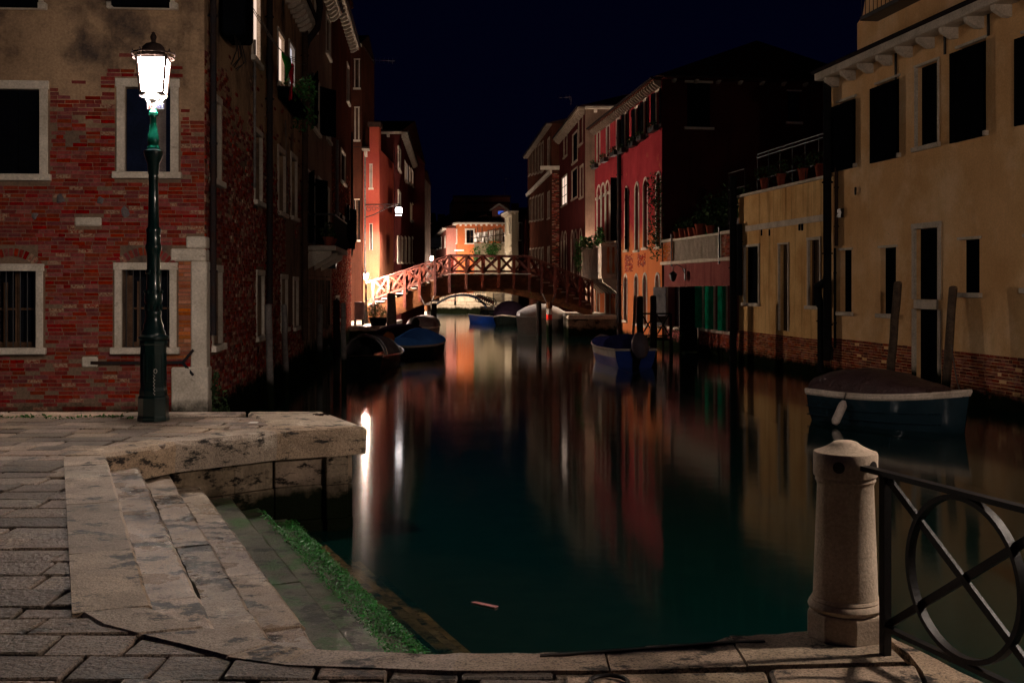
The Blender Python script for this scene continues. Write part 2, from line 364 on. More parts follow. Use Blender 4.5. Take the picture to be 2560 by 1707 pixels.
class House:
    def __init__(s, F, name, label, cat, u0, u1, z0, z1, D, mat, stone=None, group=None):
        s.F, s.u0, s.u1, s.z0, s.z1, s.D, s.mat = F, u0, u1, z0, z1, D, mat
        s.stone = stone or m_stone; s.holes = []
        s.root = thing(name, label, cat, F.pt((u0+u1)/2, -D/2, z0), group)
    # opening given in photograph pixels on this facade; heights read at the first column
    def rect(s, pa, pb, yt, yb):
        a, zt = s.F.uz(pa, yt); b, _ = s.F.uz(pb, yt); _, zb = s.F.uz(pa, yb)
        return (min(a,b), max(a,b), zb, zt)
    def win(s, r, style='dark', fw=.10, sill=True, lintel=True, jamb=True, rev=.22, ang=170, lv=None, arch=False, proud=.035,
            frame=None, pane=None, name='window', bars=0, smat=None, muntin=True, label=None):
        F = s.F; a, b, z0, z1 = r
        hw = (b-a)/2; zs = z1 - hw if arch else z1
        s.holes.append((a, b, z0, z1, arch, rev))
        fm = frame or s.stone; o = MB(); e = .004
        if jamb:
            F.box(o, a-fw, a+e, -.04, proud, z0, zs); F.box(o, b-e, b+fw, -.04, proud, z0, zs)
        if arch:
            c = (a+b)/2; n = 8
            for k in range(n):
                t0, t1 = math.pi*k/n, math.pi*(k+1)/n
                q = [(c+r_*math.cos(t_), zs+r_*1.12*math.sin(t_)) for t_ in (t0, t1) for r_ in (hw-e, hw+fw)]
                o.hexa([F.pt(q[0][0],-.04,q[0][1]), F.pt(q[1][0],-.04,q[1][1]), F.pt(q[3][0],-.04,q[3][1]), F.pt(q[2][0],-.04,q[2][1]),
                        F.pt(q[0][0],proud,q[0][1]), F.pt(q[1][0],proud,q[1][1]), F.pt(q[3][0],proud,q[3][1]), F.pt(q[2][0],proud,q[2][1])])
        elif lintel:
            F.box(o, a-fw-.02, b+fw+.02, -.04, proud+.008, z1-e, z1+fw*1.05)
        if not o.v:
            F.box(o, a-.015, a+e, -.04, .006, z0, zs); F.box(o, b-e, b+.015, -.04, .006, z0, zs)
        w = o.build(name, fm, s.root, bevel=.008 if fw > .08 else 0, label=label)
        if sill:
            F.box(MB(), a-fw-.06, b+fw+.06, -.04, proud+.07, z0-.11, z0+e).build('sill', fm, w, bevel=.01)
        if style in ('lit', 'litp', 'litdim', 'litblue'):
            pm = {'lit': m_lit, 'litp': m_litp, 'litdim': m_litdim, 'litblue': m_litblue}[style]
        else: pm = pane or m_glass
        if style != 'shut':
            p = MB(); top = z1 + (hw*.14 if arch else 0)
            F.box(p, a-.01, b+.01, -rev-.03, -rev, z0-.01, top+.01); p.build('pane', pm, w)
            if muntin:
                g = MB(); c = (a+b)/2; t_ = .03
                F.box(g, c-t_, c+t_, -rev+.001, -rev+.035, z0, z1-e); F.box(g, a+e, a+.05, -rev+.001, -rev+.04, z0, z1-e); F.box(g, b-.05, b-e, -rev+.001, -rev+.04, z0, z1-e)
                h = (z1-z0); nb = 2 if h < 1.6 else 3
                for k in range(1, nb):
                    F.box(g, a+.052, c-t_-.002, -rev+.001, -rev+.028, z0+h*k/nb-.018, z0+h*k/nb+.018); F.box(g, c+t_+.002, b-.052, -rev+.001, -rev+.028, z0+h*k/nb-.018, z0+h*k/nb+.018)
                g.build('sash', m_winwood, w)
        sm = smat or m_shut
        def leaf(u, sgn, an, wd, wout):
            # hinged leaf: closed at 0 degrees, flat on the wall at 180
            q = MB(); ca, sa = math.cos(math.radians(an)), math.sin(math.radians(an))
            def pp(x, y, z): return F.pt(u + sgn*(x*ca - y*sa*0) , wout + x*sa + y, z)
            nb = max(2, int(wd/.16))
            for k in range(nb):
                x0, x1 = wd*k/nb+.003, wd*(k+1)/nb-.003; y = .004*(k % 2)
                nx, ny = -sa, ca   # thickness direction in (u, w)
                def g(x, t_, z): return F.pt(u + sgn*(x*ca + nx*t_), wout + x*sa + ny*t_, z)
                q.hexa([g(x0,y,z0+.01), g(x1,y,z0+.01), g(x1,y+.035,z0+.01), g(x0,y+.035,z0+.01), g(x0,y,z1-.01), g(x1,y,z1-.01), g(x1,y+.035,z1-.01), g(x0,y+.035,z1-.01)])
            for zz in (z0+(z1-z0)*.2, z0+(z1-z0)*.8):
                q.hexa([g(.02,-.02,zz-.05), g(wd-.02,-.02,zz-.05), g(wd-.02,.0,zz-.05), g(.02,.0,zz-.05), g(.02,-.02,zz+.05), g(wd-.02,-.02,zz+.05), g(wd-.02,0,zz+.05), g(.02,0,zz+.05)])
            q.build('shutter', sm, w)
        if style == 'shut':
            leaf(a+.005, 1, 0, (b-a)/2-.008, -.09); leaf(b-.005, -1, 0, (b-a)/2-.008, -.09)
        if lv or style == 'open':
            for which, an in (lv or (('a', ang), ('b', ang))):
                wd = (b-a)/2
                if which == 'a': leaf(a, 1, an, wd, proud+.03)
                else: leaf(b, -1, an, wd, proud+.03)
        if bars:
            g = MB()
            for k in range(bars):
                u = a + (b-a)*(k+.5)/bars
                g.tube([F.pt(u, -.06, z0), F.pt(u, -.06, z1)], .009, 5)
            for k in range(3):
                z = z0 + (z1-z0)*(k+.5)/3
                g.tube([F.pt(a, -.06, z), F.pt(b, -.06, z)], .007, 5)
            g.build('window_grille', m_iron, w)
        return w
    def part(s, name, mat, fn, bevel=0, **kw):
        o = MB(); fn(o, s.F); return o.build(name, mat, s.root, bevel=bevel, **kw)
    def fbox(s, name, mat, u0, u1, w0, w1, z0, z1, parent=None, bevel=0, **kw):
        return s.F.box(MB(), u0, u1, w0, w1, z0, z1).build(name, mat, parent or s.root, bevel=bevel, **kw)
    def pipe(s, px, yt, yb, r=.06, w=.10, mat=None, pts=None):
        u, zt = s.F.uz(px, yt); _, zb = s.F.uz(px, yb); o = MB()
        o.tube([s.F.pt(u, w, zt), s.F.pt(u, w, zb)], r, 10)
        n = max(2, int((zt-zb)/1.8))
        for k in range(n):
            z = zb + (zt-zb)*(k+.5)/n
            o.tube([s.F.pt(u, w, z-.02), s.F.pt(u, w, z+.02)], r*1.35, 10)
            s.F.box(o, u-.015, u+.015, .0, w, z-.012, z+.012)
        return o.build('drain_pipe', mat or m_pipe, s.root, smooth=True)
    def wall(s, body=('a', 'b', 'top', 'back'), name='wall'):
        F = s.F; o = MB(); e = 1e-6
        us = sorted(set([s.u0, s.u1] + [min(max(h[i], s.u0), s.u1) for h in s.holes for i in (0, 1)]))
        zs = sorted(set([s.z0, s.z1] + [min(max(h[i], s.z0), s.z1) for h in s.holes for i in (2, 3)]))
        for i in range(len(us)-1):
            run = None
            for j in range(len(zs)-1):
                u, z = (us[i]+us[i+1])/2, (zs[j]+zs[j+1])/2
                inside = any(h[0] < u < h[1] and h[2] < z < h[3] for h in s.holes)
                if not inside:
                    if run is None: run = [zs[j], zs[j+1]]
                    else: run[1] = zs[j+1]
                if (inside or j == len(zs)-2) and run:
                    o.add([F.pt(us[i],0,run[0]), F.pt(us[i+1],0,run[0]), F.pt(us[i+1],0,run[1]), F.pt(us[i],0,run[1])], [(0,1,2,3)]); run = None
        for a, b, z0, z1, arch, rv in s.holes:
            hw = (b-a)/2; zs_ = z1-hw*1.0 if arch else z1; c = (a+b)/2
            pts = [(a, z0), (a, zs_)]
            if arch:
                arc = [(c - hw*math.cos(math.pi*k/10), zs_ + hw*math.sin(math.pi*k/10)) for k in range(11)]
                for k in range(10):
                    o.add([F.pt(arc[k][0],0,arc[k][1]), F.pt(arc[k+1][0],0,arc[k+1][1]), F.pt(arc[k+1][0],0,z1), F.pt(arc[k][0],0,z1)], [(0,1,2,3)])
                pts = [(a, z0)] + arc
            else: pts.append((b, zs_))
            pts.append((b, z0))
            for k in range(len(pts)):
                p, q = pts[k], pts[(k+1) % len(pts)]
                if (Vector(p)-Vector(q)).length < e: continue
                o.add([F.pt(p[0],0,p[1]), F.pt(q[0],0,q[1]), F.pt(q[0],-rv-.02,q[1]), F.pt(p[0],-rv-.02,p[1])], [(0,1,2,3)])
        D = s.D
        if 'a' in body: o.add([F.pt(s.u0,0,s.z0), F.pt(s.u0,-D,s.z0), F.pt(s.u0,-D,s.z1), F.pt(s.u0,0,s.z1)], [(0,1,2,3)])
        if 'b' in body: o.add([F.pt(s.u1,0,s.z0), F.pt(s.u1,-D,s.z0), F.pt(s.u1,-D,s.z1), F.pt(s.u1,0,s.z1)], [(0,1,2,3)])
        if 'back' in body: o.add([F.pt(s.u0,-D,s.z0), F.pt(s.u1,-D,s.z0), F.pt(s.u1,-D,s.z1), F.pt(s.u0,-D,s.z1)], [(0,1,2,3)])
        if 'top' in body: o.add([F.pt(s.u0,0,s.z1), F.pt(s.u1,0,s.z1), F.pt(s.u1,-D,s.z1), F.pt(s.u0,-D,s.z1)], [(0,1,2,3)])
        # normals must not be flipped per island: harmless for a closed look, both sides shade alike
        return o.build(name, s.mat, s.root)
    def eaves(s, z=None, out=.35, h=.16, brk=.55, bw=.11, mat=None, bh=.2, gutter=True, bmat=None, u0=None, u1=None):
        F = s.F; z = s.z1 if z is None else z; mat = mat or s.stone
        u0 = s.u0 if u0 is None else u0; u1 = s.u1 if u1 is None else u1
        F.box(MB(), u0-.02, u1+.02, .003, out, z-h, z).build('cornice', mat, s.root, bevel=.02)
        if brk:
            n = max(1, int((u1-u0)/brk)); pm = None
            for k in range(n):
                u = u0 + (u1-u0)*(k+.5)/n
                if pm is None:
                    q = MB(); g = F.pt(u, 0, z-h)
                    q.prism([F.pt(u-bw/2,.004,z-h-.003), F.pt(u-bw/2,out*.85,z-h-.003), F.pt(u-bw/2,out*.8,z-h-bh*.45), F.pt(u-bw/2,out*.3,z-h-bh), F.pt(u-bw/2,.004,z-h-bh)], F.d*bw)
                    pm = q.mesh('bracket', bmat or mat, g)
                b = bpy.data.objects.new('bracket', pm); link(b); b.parent = s.root
                b.location = F.pt(u, 0, z-h) - ORG[s.root.name]
        if gutter:
            o = MB(); o.tube([F.pt(u0-.05, out+.05, z+.02), F.pt(u1+.05, out+.05, z+.02)], .06, 8); o.build('gutter', m_pipe, s.root, smooth=True)
    def roof(s, rise=1.6, out=.35, mat=None, hip=0.0, tiles=False):
        F = s.F; a, b, z, D = s.u0-.05, s.u1+.05, s.z1+.03, s.D
        o = MB()
        A = [F.pt(a,out,z), F.pt(b,out,z), F.pt(b,-D-.1,z), F.pt(a,-D-.1,z), F.pt(a+hip,-D/2,z+rise), F.pt(b-hip,-D/2,z+rise)]
        o.add(A, [(0,1,5,4),(2,3,4,5),(1,2,5),(3,0,4),(0,3,2,1)])
        r = o.build('roof', mat or m_roof, s.root)
        if tiles:   # half-round cover tiles running down the slopes that can be seen
            q = MB()
            sl = F.pt(0,-D/2,z+rise) - F.pt(0,out,z)
            n = int((b-a)/.42)
            for k in range(n):
                u = a + (b-a)*(k+.5)/n
                f = 1.0 if hip <= 0 else min(1.0, (u-a)/hip if u-a < (b-a)/2 else (b-u)/hip)
                q.tube([F.pt(u,out,z+.03), F.pt(u,out,z+.03) + sl*f], .08, 6)
            q.build('roof_tile', m_roof, s.root, kind='stuff')
        return r

def free_runs(a, b, ex):
    runs = [(a, b)]
    for x0, x1 in ex:
        nr = []
        for p, q in runs:
            if x1 <= p or x0 >= q: nr.append((p, q)); continue
            if x0 > p: nr.append((p, x0))
            if x1 < q: nr.append((x1, q))
        runs = nr
    return runs
def brick_rects(u0, u1, z0, z1, ex, pitch=.068, L=.245, keep=None, rnd=R):
    out = []; n = int((z1-z0)/pitch)
    for r in range(n):
        z = z0 + r*pitch
        for p, q in free_runs(u0, u1, [(e[0]-.006, e[1]+.006) for e in ex if z+pitch*.9 > e[2] and z < e[3]]):
            u = p + (0 if r % 2 else -L/2)*(1 if p == u0 else 0)
            while u < q - .03:
                l = L * rnd.choice((1, 1, 1, .5, .9, 1.05))
                a, b = max(u, p), min(u+l-.009, q)
                if b-a > .035 and (keep is None or keep((a+b)/2, z)): out.append((a, b, z+rnd.uniform(-.003,.003), z+pitch-.010+rnd.uniform(-.004,.003)))
                u += l
    return out
def lay_bricks(F, rects, parent, mat, n_single, key, w=.0, proud=(.001,.006), alt=None, name='brick'):
    rects = sorted(rects, key=key)
    shapes = []
    for k in range(7):
        q = MB(); j = lambda: R.uniform(-.035, .035)
        q.hexa([(-.5+j(), 0, -.5+j()), (.5+j(), 0, -.5+j()), (.5, 1, -.5), (-.5, 1, -.5), (-.5+j(), 0, .5+j()), (.5+j(), 0, .5+j()), (.5, 1, .5), (-.5, 1, .5)])
        shapes.append(q.mesh(name, mat))
    g = ORG[parent.name]; rz = F.rot()
    # local +y must point into the wall
    flip = (Vector((-math.sin(rz), math.cos(rz), 0))).dot(F.n) > 0
    st = MB()
    for i, (a, b, z0, z1) in enumerate(rects):
        pr = R.uniform(*proud); c = F.pt((a+b)/2, w+pr, (z0+z1)/2)
        if i < n_single:
            o = bpy.data.objects.new(name, R.choice(shapes)); link(o); o.parent = parent
            o.location = c - g; o.rotation_euler = (0, 0, rz + (math.pi if flip else 0))
            o.scale = (b-a, pr+.03, z1-z0)
        else:
            j = lambda: R.uniform(-.004, .004)
            st.hexa([F.pt(a+j(),w+pr,z0+j()), F.pt(b+j(),w+pr,z0+j()), F.pt(b,w-.03,z0), F.pt(a,w-.03,z0), F.pt(a+j(),w+pr,z1+j()), F.pt(b+j(),w+pr,z1+j()), F.pt(b,w-.03,z1), F.pt(a,w-.03,z1)])
    if st.v: st.build(name, mat, parent, kind='stuff')

def leaf_cloud(name, mat, parent, blobs, n, size=.06, kind=None, rnd=R, label=None, cat=None, group=None, flat=False):
    o = MB()
    for _ in range(n):
        c, r = rnd.choice(blobs)
        while True:
            d = Vector((rnd.uniform(-1,1), rnd.uniform(-1,1), rnd.uniform(-1,1)))
            if .15 < d.length < 1: break
        p = Vector(c) + Vector((d.x*r[0], d.y*r[1], d.z*r[2]))
        s = size*rnd.uniform(.5, 1.3)
        a = Vector((rnd.uniform(-1,1), rnd.uniform(-1,1), rnd.uniform(-1,1))).normalized()
        b = a.cross(Vector((rnd.uniform(-1,1), rnd.uniform(-1,1), rnd.uniform(-.4,1)))).normalized()
        o.add([p - a*s, p + b*s*.42, p + a*s, p - b*s*.42], [(0,1,2,3)])
    me = bpy.data.meshes.new(name); org = ORG[parent.name] if parent else sum((Vector(c) for c, r in blobs), Vector())/len(blobs)
    me.from_pydata([tuple(p-org) for p in o.v], [], o.f); me.materials.append(mat)
    ob = link(bpy.data.objects.new(name, me)); ORG[ob.name] = org
    if parent: ob.parent = parent; kind = kind or 'stuff'
    else: ob.location = org
    return tag(ob, label, cat, group, kind)

# planes of the two canal fronts
FA = Fac((-5.37, 19.2), (-1, -.0764), 1)             # brick house, face towards the quay (u runs away from the corner)
if FA.n.y > 0: FA.n = -FA.n
FL = Fac((-5.37, 19.2), (-.0764, 1), 1)              # left canal front (u runs up the canal)
if FL.n.x < 0: FL.n = -FL.n
FR = Fac((10.9, 23.5), (-.151, 1), 1)                # right canal front, yellow houses
if FR.n.x > 0: FR.n = -FR.n
FP = Fac((6.82, 50.0), (-.1116, 1), 1)               # red palazzo front
if FP.n.x > 0: FP.n = -FP.n
# ================================================================ setting: water, bed
big = MB()
big.add([(-160,-30,WATER),(160,-30,WATER),(160,400,WATER),(-160,400,WATER)], [(0,1,2,3)])
big.build('canal_water', m_water, kind='structure', label='still dark green canal water with long smeared reflections')
MB().add([(-170,-40,-3.2),(170,-40,-3.2),(170,420,-3.2),(-170,420,-3.2)], [(0,1,2,3)]).build('canal_bed', m_mud, kind='structure', label='dark mud bed under the canal water')

# ================================================================ left: brick corner house
uA = 9.0
U_A_END = FL.uz(757, 700)[0]
H = House(FA, 'brick_house', 'corner house of red brick with plaster peeling from its upper floor, behind the street lamp', 'house', 0.0, uA, -3.0, 9.72, 9, m_mortar)
r1 = H.rect(312, 427, 217, 431); r2 = H.rect(-14, 100, 222, 436); r3 = H.rect(304, 425, 674, 869); r4 = H.rect(-34, 91, 677, 870)
w1 = H.win(r1, 'dark', fw=.135, rev=.26, lintel=True, pane=m_curtain, muntin=False, name='window')
u, z = FA.uz(312, 217); _, zb = FA.uz(312, 431)
for a_, b_ in ((312, 371), (411, 427)):
    ua, ub = FA.uz(a_, 300)[0], FA.uz(b_, 300)[0]
    FA.box(MB(), min(ua,ub)+.005, max(ua,ub)-.005, -.14, -.10, zb+.02, z-.02).build('shutter', m_shut_blue, w1)
H.win(r2, 'shut', fw=.135, rev=.2, smat=m_shut)
for r in (r3, r4):
    w = H.win(r, 'dark', fw=.115, rev=.3, bars=0, frame=m_stone)
    a, b, z0, z1 = r
    for k in range(7):
        q = MB(); uu = a + (b-a)*(k+.5)/7
        q.tube([FA.pt(uu, -.08, z0), FA.pt(uu, -.08, z1)], .011, 6); q.build('window_bar', m_iron, w)
    q = MB(); FA.box(q, b-.14, b-.06, -.24, -.19, z0+.02, z1-.1); FA.box(q, b-.27, b-.21, -.24, -.2, z0+.02, z1-.2); q.build('casement', m_winwood, w)
    FA.box(MB(), a+.02, b-.02, -.285, -.25, z0+.005, z0+.09).build('casement', m_winwood, w)
# two upper windows only just in the picture, with flower boxes
for pa, pb in ((296, 420), (-20, 92)):
    r = H.rect(pa, pb, -190, 8)
    w = H.win(r, 'dark', fw=.12)
    a, b, z0, z1 = r
    q = MB(); FA.box(q, a-.05, b+.05, .06, .26, z0-.10, z0+.06); q.build('flower_box', m_shut, w)
    leaf_cloud('box_plant', m_leaf, w, [(FA.pt((a+b)/2, .2, z0+.12), ((b-a)/2, .12, .12))], 160, .05)
H.wall(body=('b', 'top'))
H.eaves(out=.4, brk=.7)
H.roof(rise=2.0, out=.5)
# bricks
def sq(pa, pb, yt, yb): return H.rect(pa, pb, yt, yb)
stones = [sq(187,254,543,565), sq(466,512,591,621), sq(427,512,622,653), sq(478,512,653,938), sq(430,512,918,1045), sq(205,245,892,918)]
ex = []
for (a, b, z0, z1), fw in ((r1,.135), (r2,.135), (r3,.115), (r4,.115)): ex.append((a-fw-.03, b+fw+.03, z0-.13, z1+fw*1.2))
arches = []
for r in (r3, r4):
    a, b, z0, z1 = r; c = (a+b)/2
    arches.append((c, z1+.02, (b-a)/2+.10)); ex.append((a-.02, b+.02, z1+.1, z1+.42))
ex += stones
EDGE = FA.uz(280, 213)[1]
def keep(u, z):
    b = EDGE + .25*math.sin(u*1.7+.5) + .16*math.sin(u*5.1) - (.9 if u < .45 else .0)*(1 if z > EDGE-.9 else 0)
    if z > b + .1: return R.random() < .018
    if z > b - .9: return R.random() < .80
    if z > b - 1.7: return R.random() < .93
    if z < .35 and abs(u-2.0) < 1.2 and R.random() < .22: return False
    return R.random() < .985
rects = brick_rects(0.004, uA, -.75, 7.5, ex, keep=keep)
orange = [q for q in rects if q[0] < FA.uz(440, 700)[0] and FA.uz(478, 900)[1] < q[2] < FA.uz(478, 660)[1]]
oset = set(orange); rects = [q for q in rects if q not in oset]
lay_bricks(FA, rects, H.root, m_brick, 300-len(orange), key=lambda q: (q[0] > 3.5) * 100 + (q[2] > EDGE) * 50 - (q[1]-q[0]))
lay_bricks(FA, orange, H.root, m_brick_org, 300, key=lambda q: q[0], name='orange_brick')
for c, zc, rad in arches:   # relieving arch of bricks on edge
    n = 15
    for k in range(n):
        t = math.radians(148 - 116*k/(n-1)); q = MB()
        p = Vector((math.cos(t), math.sin(t))); tn = Vector((-p.y, p.x))*.026
        o_ = Vector((c, zc - rad*.55))
        P_ = [o_ + p*(rad*1.0) - tn, o_ + p*(rad*1.0) + tn, o_ + p*(rad*1.0+.135) + tn*1.2, o_ + p*(rad*1.0+.135) - tn*1.2]
        q.hexa([FA.pt(x.x, -.03, x.y) for x in P_] + [FA.pt(x.x, .016+R.uniform(0,.008), x.y) for x in P_]); q.build('arch_brick', m_brick, H.root)
# white stones let into the brickwork, corner pier
for i, (a, b, z0, z1) in enumerate(stones):
    pr = (.02, .035, .03, .045, .075, .03)[i]; o = MB()
    if i in (1, 2, 3, 4):   # they turn the corner
        lo = -.02
        c0, c1 = FA.pt(b, pr, z0), FA.pt(a, pr, z0)
        o.hexa([FA.pt(b,-.05,z0), FA.pt(b,pr,z0), FA.pt(0,0,z0)+FA.n*pr+FL.n*pr, FL.pt(.3,pr,z0), FA.pt(b,-.05,z1), FA.pt(b,pr,z1), FA.pt(0,0,z1)+FA.n*pr+FL.n*pr, FL.pt(.3,pr,z1)])
    else: FA.box(o, a, b, -.04, pr, z0, z1)
    o.build('corner_stone' if i in (1,2,3,4) else 'white_stone', m_stone, H.root, bevel=.022)
q = MB(); ua, zz = FA.uz(228, 907); ub, _ = FA.uz(458, 903)
FA.box(q, min(ua,ub), max(ua,ub), .02, .045, zz-.025, zz+.03)
for dz in (.22, -.22): q.beam(FA.pt(ub, .045, zz), FA.pt(ub-.19, .075, zz+dz), .02, .045)
q.build('iron_tie', m_pipe, H.root)
for px, py in ((150,498), (88,540), (252,500), (314,530)):
    u, z = FA.uz(px, py); q = MB(); q.lathe((0,0,0), [(.0,0), (R.uniform(.05,.085),.01), (R.uniform(.03,.06),.03), (.0,.035)], 9)
    for p in q.v: p.x *= R.uniform(.6,1.3); p.y *= R.uniform(.6,1.3)
    q.v = [FA.pt(u+p.x, .01+p.z, z+p.y*1.2) for p in q.v]; q.build('mortar_patch', m_grey_pl, H.root)
HA = H

# the same house along the canal
HS = House(FL, 'house_side', '', 'house', 0.0, U_A_END, -3.0, 9.72, 9, m_mortar)
HS.root['label'] = 'long canal side of the brick corner house with two lit upper windows'
bpy.data.objects.remove(HS.root); HS.root = HA.root     # one house, one thing
ex = []
def lw(pa, pb, yt, yb, style='dark', fw=.12, **k):
    r = HS.rect(pa, pb, yt, yb); HS.win(r, style, fw=fw, **k)
    ex.append((r[0]-fw-.04, r[1]+fw+.04, r[2]-.13, r[3]+fw*1.2)); return r
lw(529, 548, 246, 446, 'dark'); lw(531, 550, 679, 864, 'dark', rev=.3)
lw(636, 652, 330, 500, 'dark'); lw(641, 657, 688, 842, 'dark', rev=.3)
lw(695, 711, 376, 528, 'dark', fw=.14); lw(702, 716, 697, 822, 'dark', rev=.3)
lw(727, 740, 392, 540, 'dark', fw=.14); lw(733, 743, 702, 818, 'dark', rev=.3)
lw(630, 647, -140, 140, 'lit', muntin=False, fw=.08, rev=.05); rl2 = lw(694, 708, 78, 206, 'lit', muntin=False, fw=.1, rev=.05); rl3 = lw(722, 734, 106, 212, 'litp', muntin=False, fw=.08, rev=.05)
HS.wall(body=('b',), name='canal_wall')
u_pl = FL.uz(713, 600)[0]
def keepL(u, z):
    b = 5.4 - .085*u + .3*math.sin(u*1.3) + .2*math.sin(u*4.1)
    if z > b + .2: return R.random() < .03
    if z > b - .8: return R.random() < .62
    if u > u_pl and z > .6 - (u-u_pl)*.1: return False
    return R.random() < .96
lay_bricks(FL, brick_rects(.004, U_A_END, -.8, 7.2, ex, keep=keepL), HA.root, m_brick_dim, 0, key=lambda q: 0, proud=(.004, .03), name='canal_brick')
HS.eaves(out=.45, h=.14, brk=.55, bw=.16, bh=.26)
HS.pipe(519, -120, 838, r=.055, w=.10, mat=m_pipe); HS.pipe(662, -60, 760, r=.07, w=.12, mat=m_pipe)
HS.pipe(631, 100, 470, r=.03, w=.05, mat=m_polegrey)
HS.pipe(751, 60, 850, r=.09, w=.14, mat=m_copper)
# S-bend under the eaves
u, z = FL.uz(752, 30); q = MB()
q.tube([FL.pt(u-.3,.55,z+.5), FL.pt(u-.2,.6,z+.1), FL.pt(u,.5,z-.5), FL.pt(u,.2,z-.9), FL.pt(u,.14,z-1.1)], .10, 10); q.build('gutter_elbow', m_pipe, HA.root, smooth=True)
# flower box under the lit windows, laundry lines, a meter of cable
a, b = rl2[0], rl3[1]; zf = rl2[2]
q = MB(); FL.box(q, a-.2, b+.2, .06, .36, zf-.42, zf-.14); fb = q.build('window_box', m_shut, label='dark flower box with trailing plants below the lit windows', cat='flower box')
leaf_cloud('trailing_plant', m_leafgreen, fb, [(FL.pt(a+.5,.3,zf-.1), (.5,.4,.3)), (FL.pt(b-.4,.35,zf+.1), (.35,.5,.55)), (FL.pt(b,.45,zf+.4), (.25,.4,.5)), (FL.pt(b-.2,.3,zf-.5), (.4,.3,.35))], 420, .075)
ln = MB(); u0 = FL.uz(553, 70)[0]; u1 = FL.uz(694, 160)[0]
for k in range(3):
    z0_, z1_ = FL.uz(555, -6+22*k)[1], FL.uz(690, 140+8*k)[1]
    ln.tube([FL.pt(u0+(u1-u0)*s_/8, .45+.12*k, z0_+(z1_-z0_)*s_/8 - .25*math.sin(math.pi*s_/8)) for s_ in range(9)], .008, 4)
ln.build('clothes_line', m_polegrey, label='thin washing lines strung along the upper brick wall', cat='clothes line')
def cloth(name, label, mat, px, yt, yb, wd, w=.55):
    u, zt = FL.uz(px, yt); _, zb = FL.uz(px, yb); rows = []
    for i in range(9):
        s_ = i/8; hw = wd*(.25+.75*math.sin(math.pi*min(1, .15+s_*.8)))
        rows.append([FL.pt(u+hw*k, w+.05*math.sin(3*k+4*s_), zt+(zb-zt)*s_) for k in (-.5,-.25,0,.25,.5)])
    o = MB(); o.loft(rows, cap=False); ob = o.build(name, mat, label=label, cat='laundry', smooth=True)
    md = ob.modifiers.new('thickness', 'SOLIDIFY'); md.thickness = .02
    return ob
cloth('hanging_cloth', 'green cloth pegged on the washing line beside the lit window', m_laundry_g, 658, 138, 198, 1.3)
cloth('hanging_scarf', 'long red cloth hanging from a pole under the lit window', m_laundry_r, 671, 158, 250, .55)
q = MB(); u, z = FL.uz(668, 161); q.tube([FL.pt(u, .6, z), FL.pt(FL.uz(703,162)[0], .3, z+.02)], .03, 6); q.build('drying_pole', m_laundry_r, label='red drying pole sticking out below the lit window', cat='pole')
# satellite box and loose cables near the top of the corner
u, z = FL.uz(556, 35); q = MB(); FL.box(q, u-.5, u+.5, .06, .5, z-.5, z+.55); q.build('junction_box', m_shut, HA.root, bevel=.05)
q = MB()
for k in range(5): q.tube([FL.pt(u-.4+.2*k,.3,z-.5), FL.pt(u-.5+.25*k,.35,z-.8-.1*(k % 2)), FL.pt(u-.2+.15*k,.2,z-1.0)], .012, 4)
q.build('loose_cable', m_iron, HA.root)
u, z = FL.uz(700, 520); q = MB(); u2, z2 = FL.uz(693, 540)
q.tube([FL.pt(FL.uz(709,300)[0],.05,FL.uz(709,300)[1]), FL.pt(FL.uz(711,420)[0],.06,FL.uz(711,420)[1]), FL.pt(FL.uz(716,500)[0],.07,FL.uz(716,500)[1]), FL.pt(FL.uz(706,550)[0],.07,FL.uz(706,550)[1]), FL.pt(FL.uz(690,530)[0],.06,FL.uz(690,530)[1])], .012, 5)
q.build('loose_cable', m_polegrey, HA.root)

# ================================================================ left: beige tall house
uC1 = FL.uz(829, 700)[0]
H = House(FL, 'plastered_house', 'tall beige plastered house with an iron balcony, beside the brick corner house', 'house', U_A_END+.01, uC1, -3, FL.uz(829, 30)[1], 9, m_beige_pl)
H.win(H.rect(783, 797, 190, 318), 'open', fw=.1, lv=(('a', 168), ('b', 150)))
H.win(H.rect(777, 788, -90, 52), 'dark', fw=.1); H.win(H.rect(815, 824, 36, 128), 'dark', fw=.1); H.win(H.rect(816, 825, 238, 344), 'dark', fw=.1)
H.win(H.rect(770, 785, 432, 606), 'open', fw=.1, lv=(('a', 165), ('b', 160)), sill=False)
H.win(H.rect(795, 804, 448, 560), 'dark', fw=.1); H.win(H.rect(814, 822, 470, 565), 'dark', fw=.1)
for pa, pb in ((766, 777), (784, 793), (800, 808), (816, 823)): H.win(H.rect(pa, pb, 700, 880 if pb < 800 else 815), 'dark', fw=.13, sill=pb > 800, frame=m_pole)
H.wall(); H.eaves(out=.4, brk=.6, bw=.18, bh=.3); H.roof(rise=1.8, out=.4)
H.pipe(758, 120, 850, r=.05, w=.1, mat=m_pipe)
H.part('stone_band', m_beige_pl, lambda o, F: F.box(o, FL.uz(764,699)[0], FL.uz(826,700)[0], .003, .05, FL.uz(764,697)[1]-.02, FL.uz(764,690)[1]))
u, z = FL.uz(818, 664); q = MB(); FL.box(q, u-.25, u+.25, .02, .35, z-.12, z+.1); q.build('wall_bracket', m_iron, H.root)
HC = H
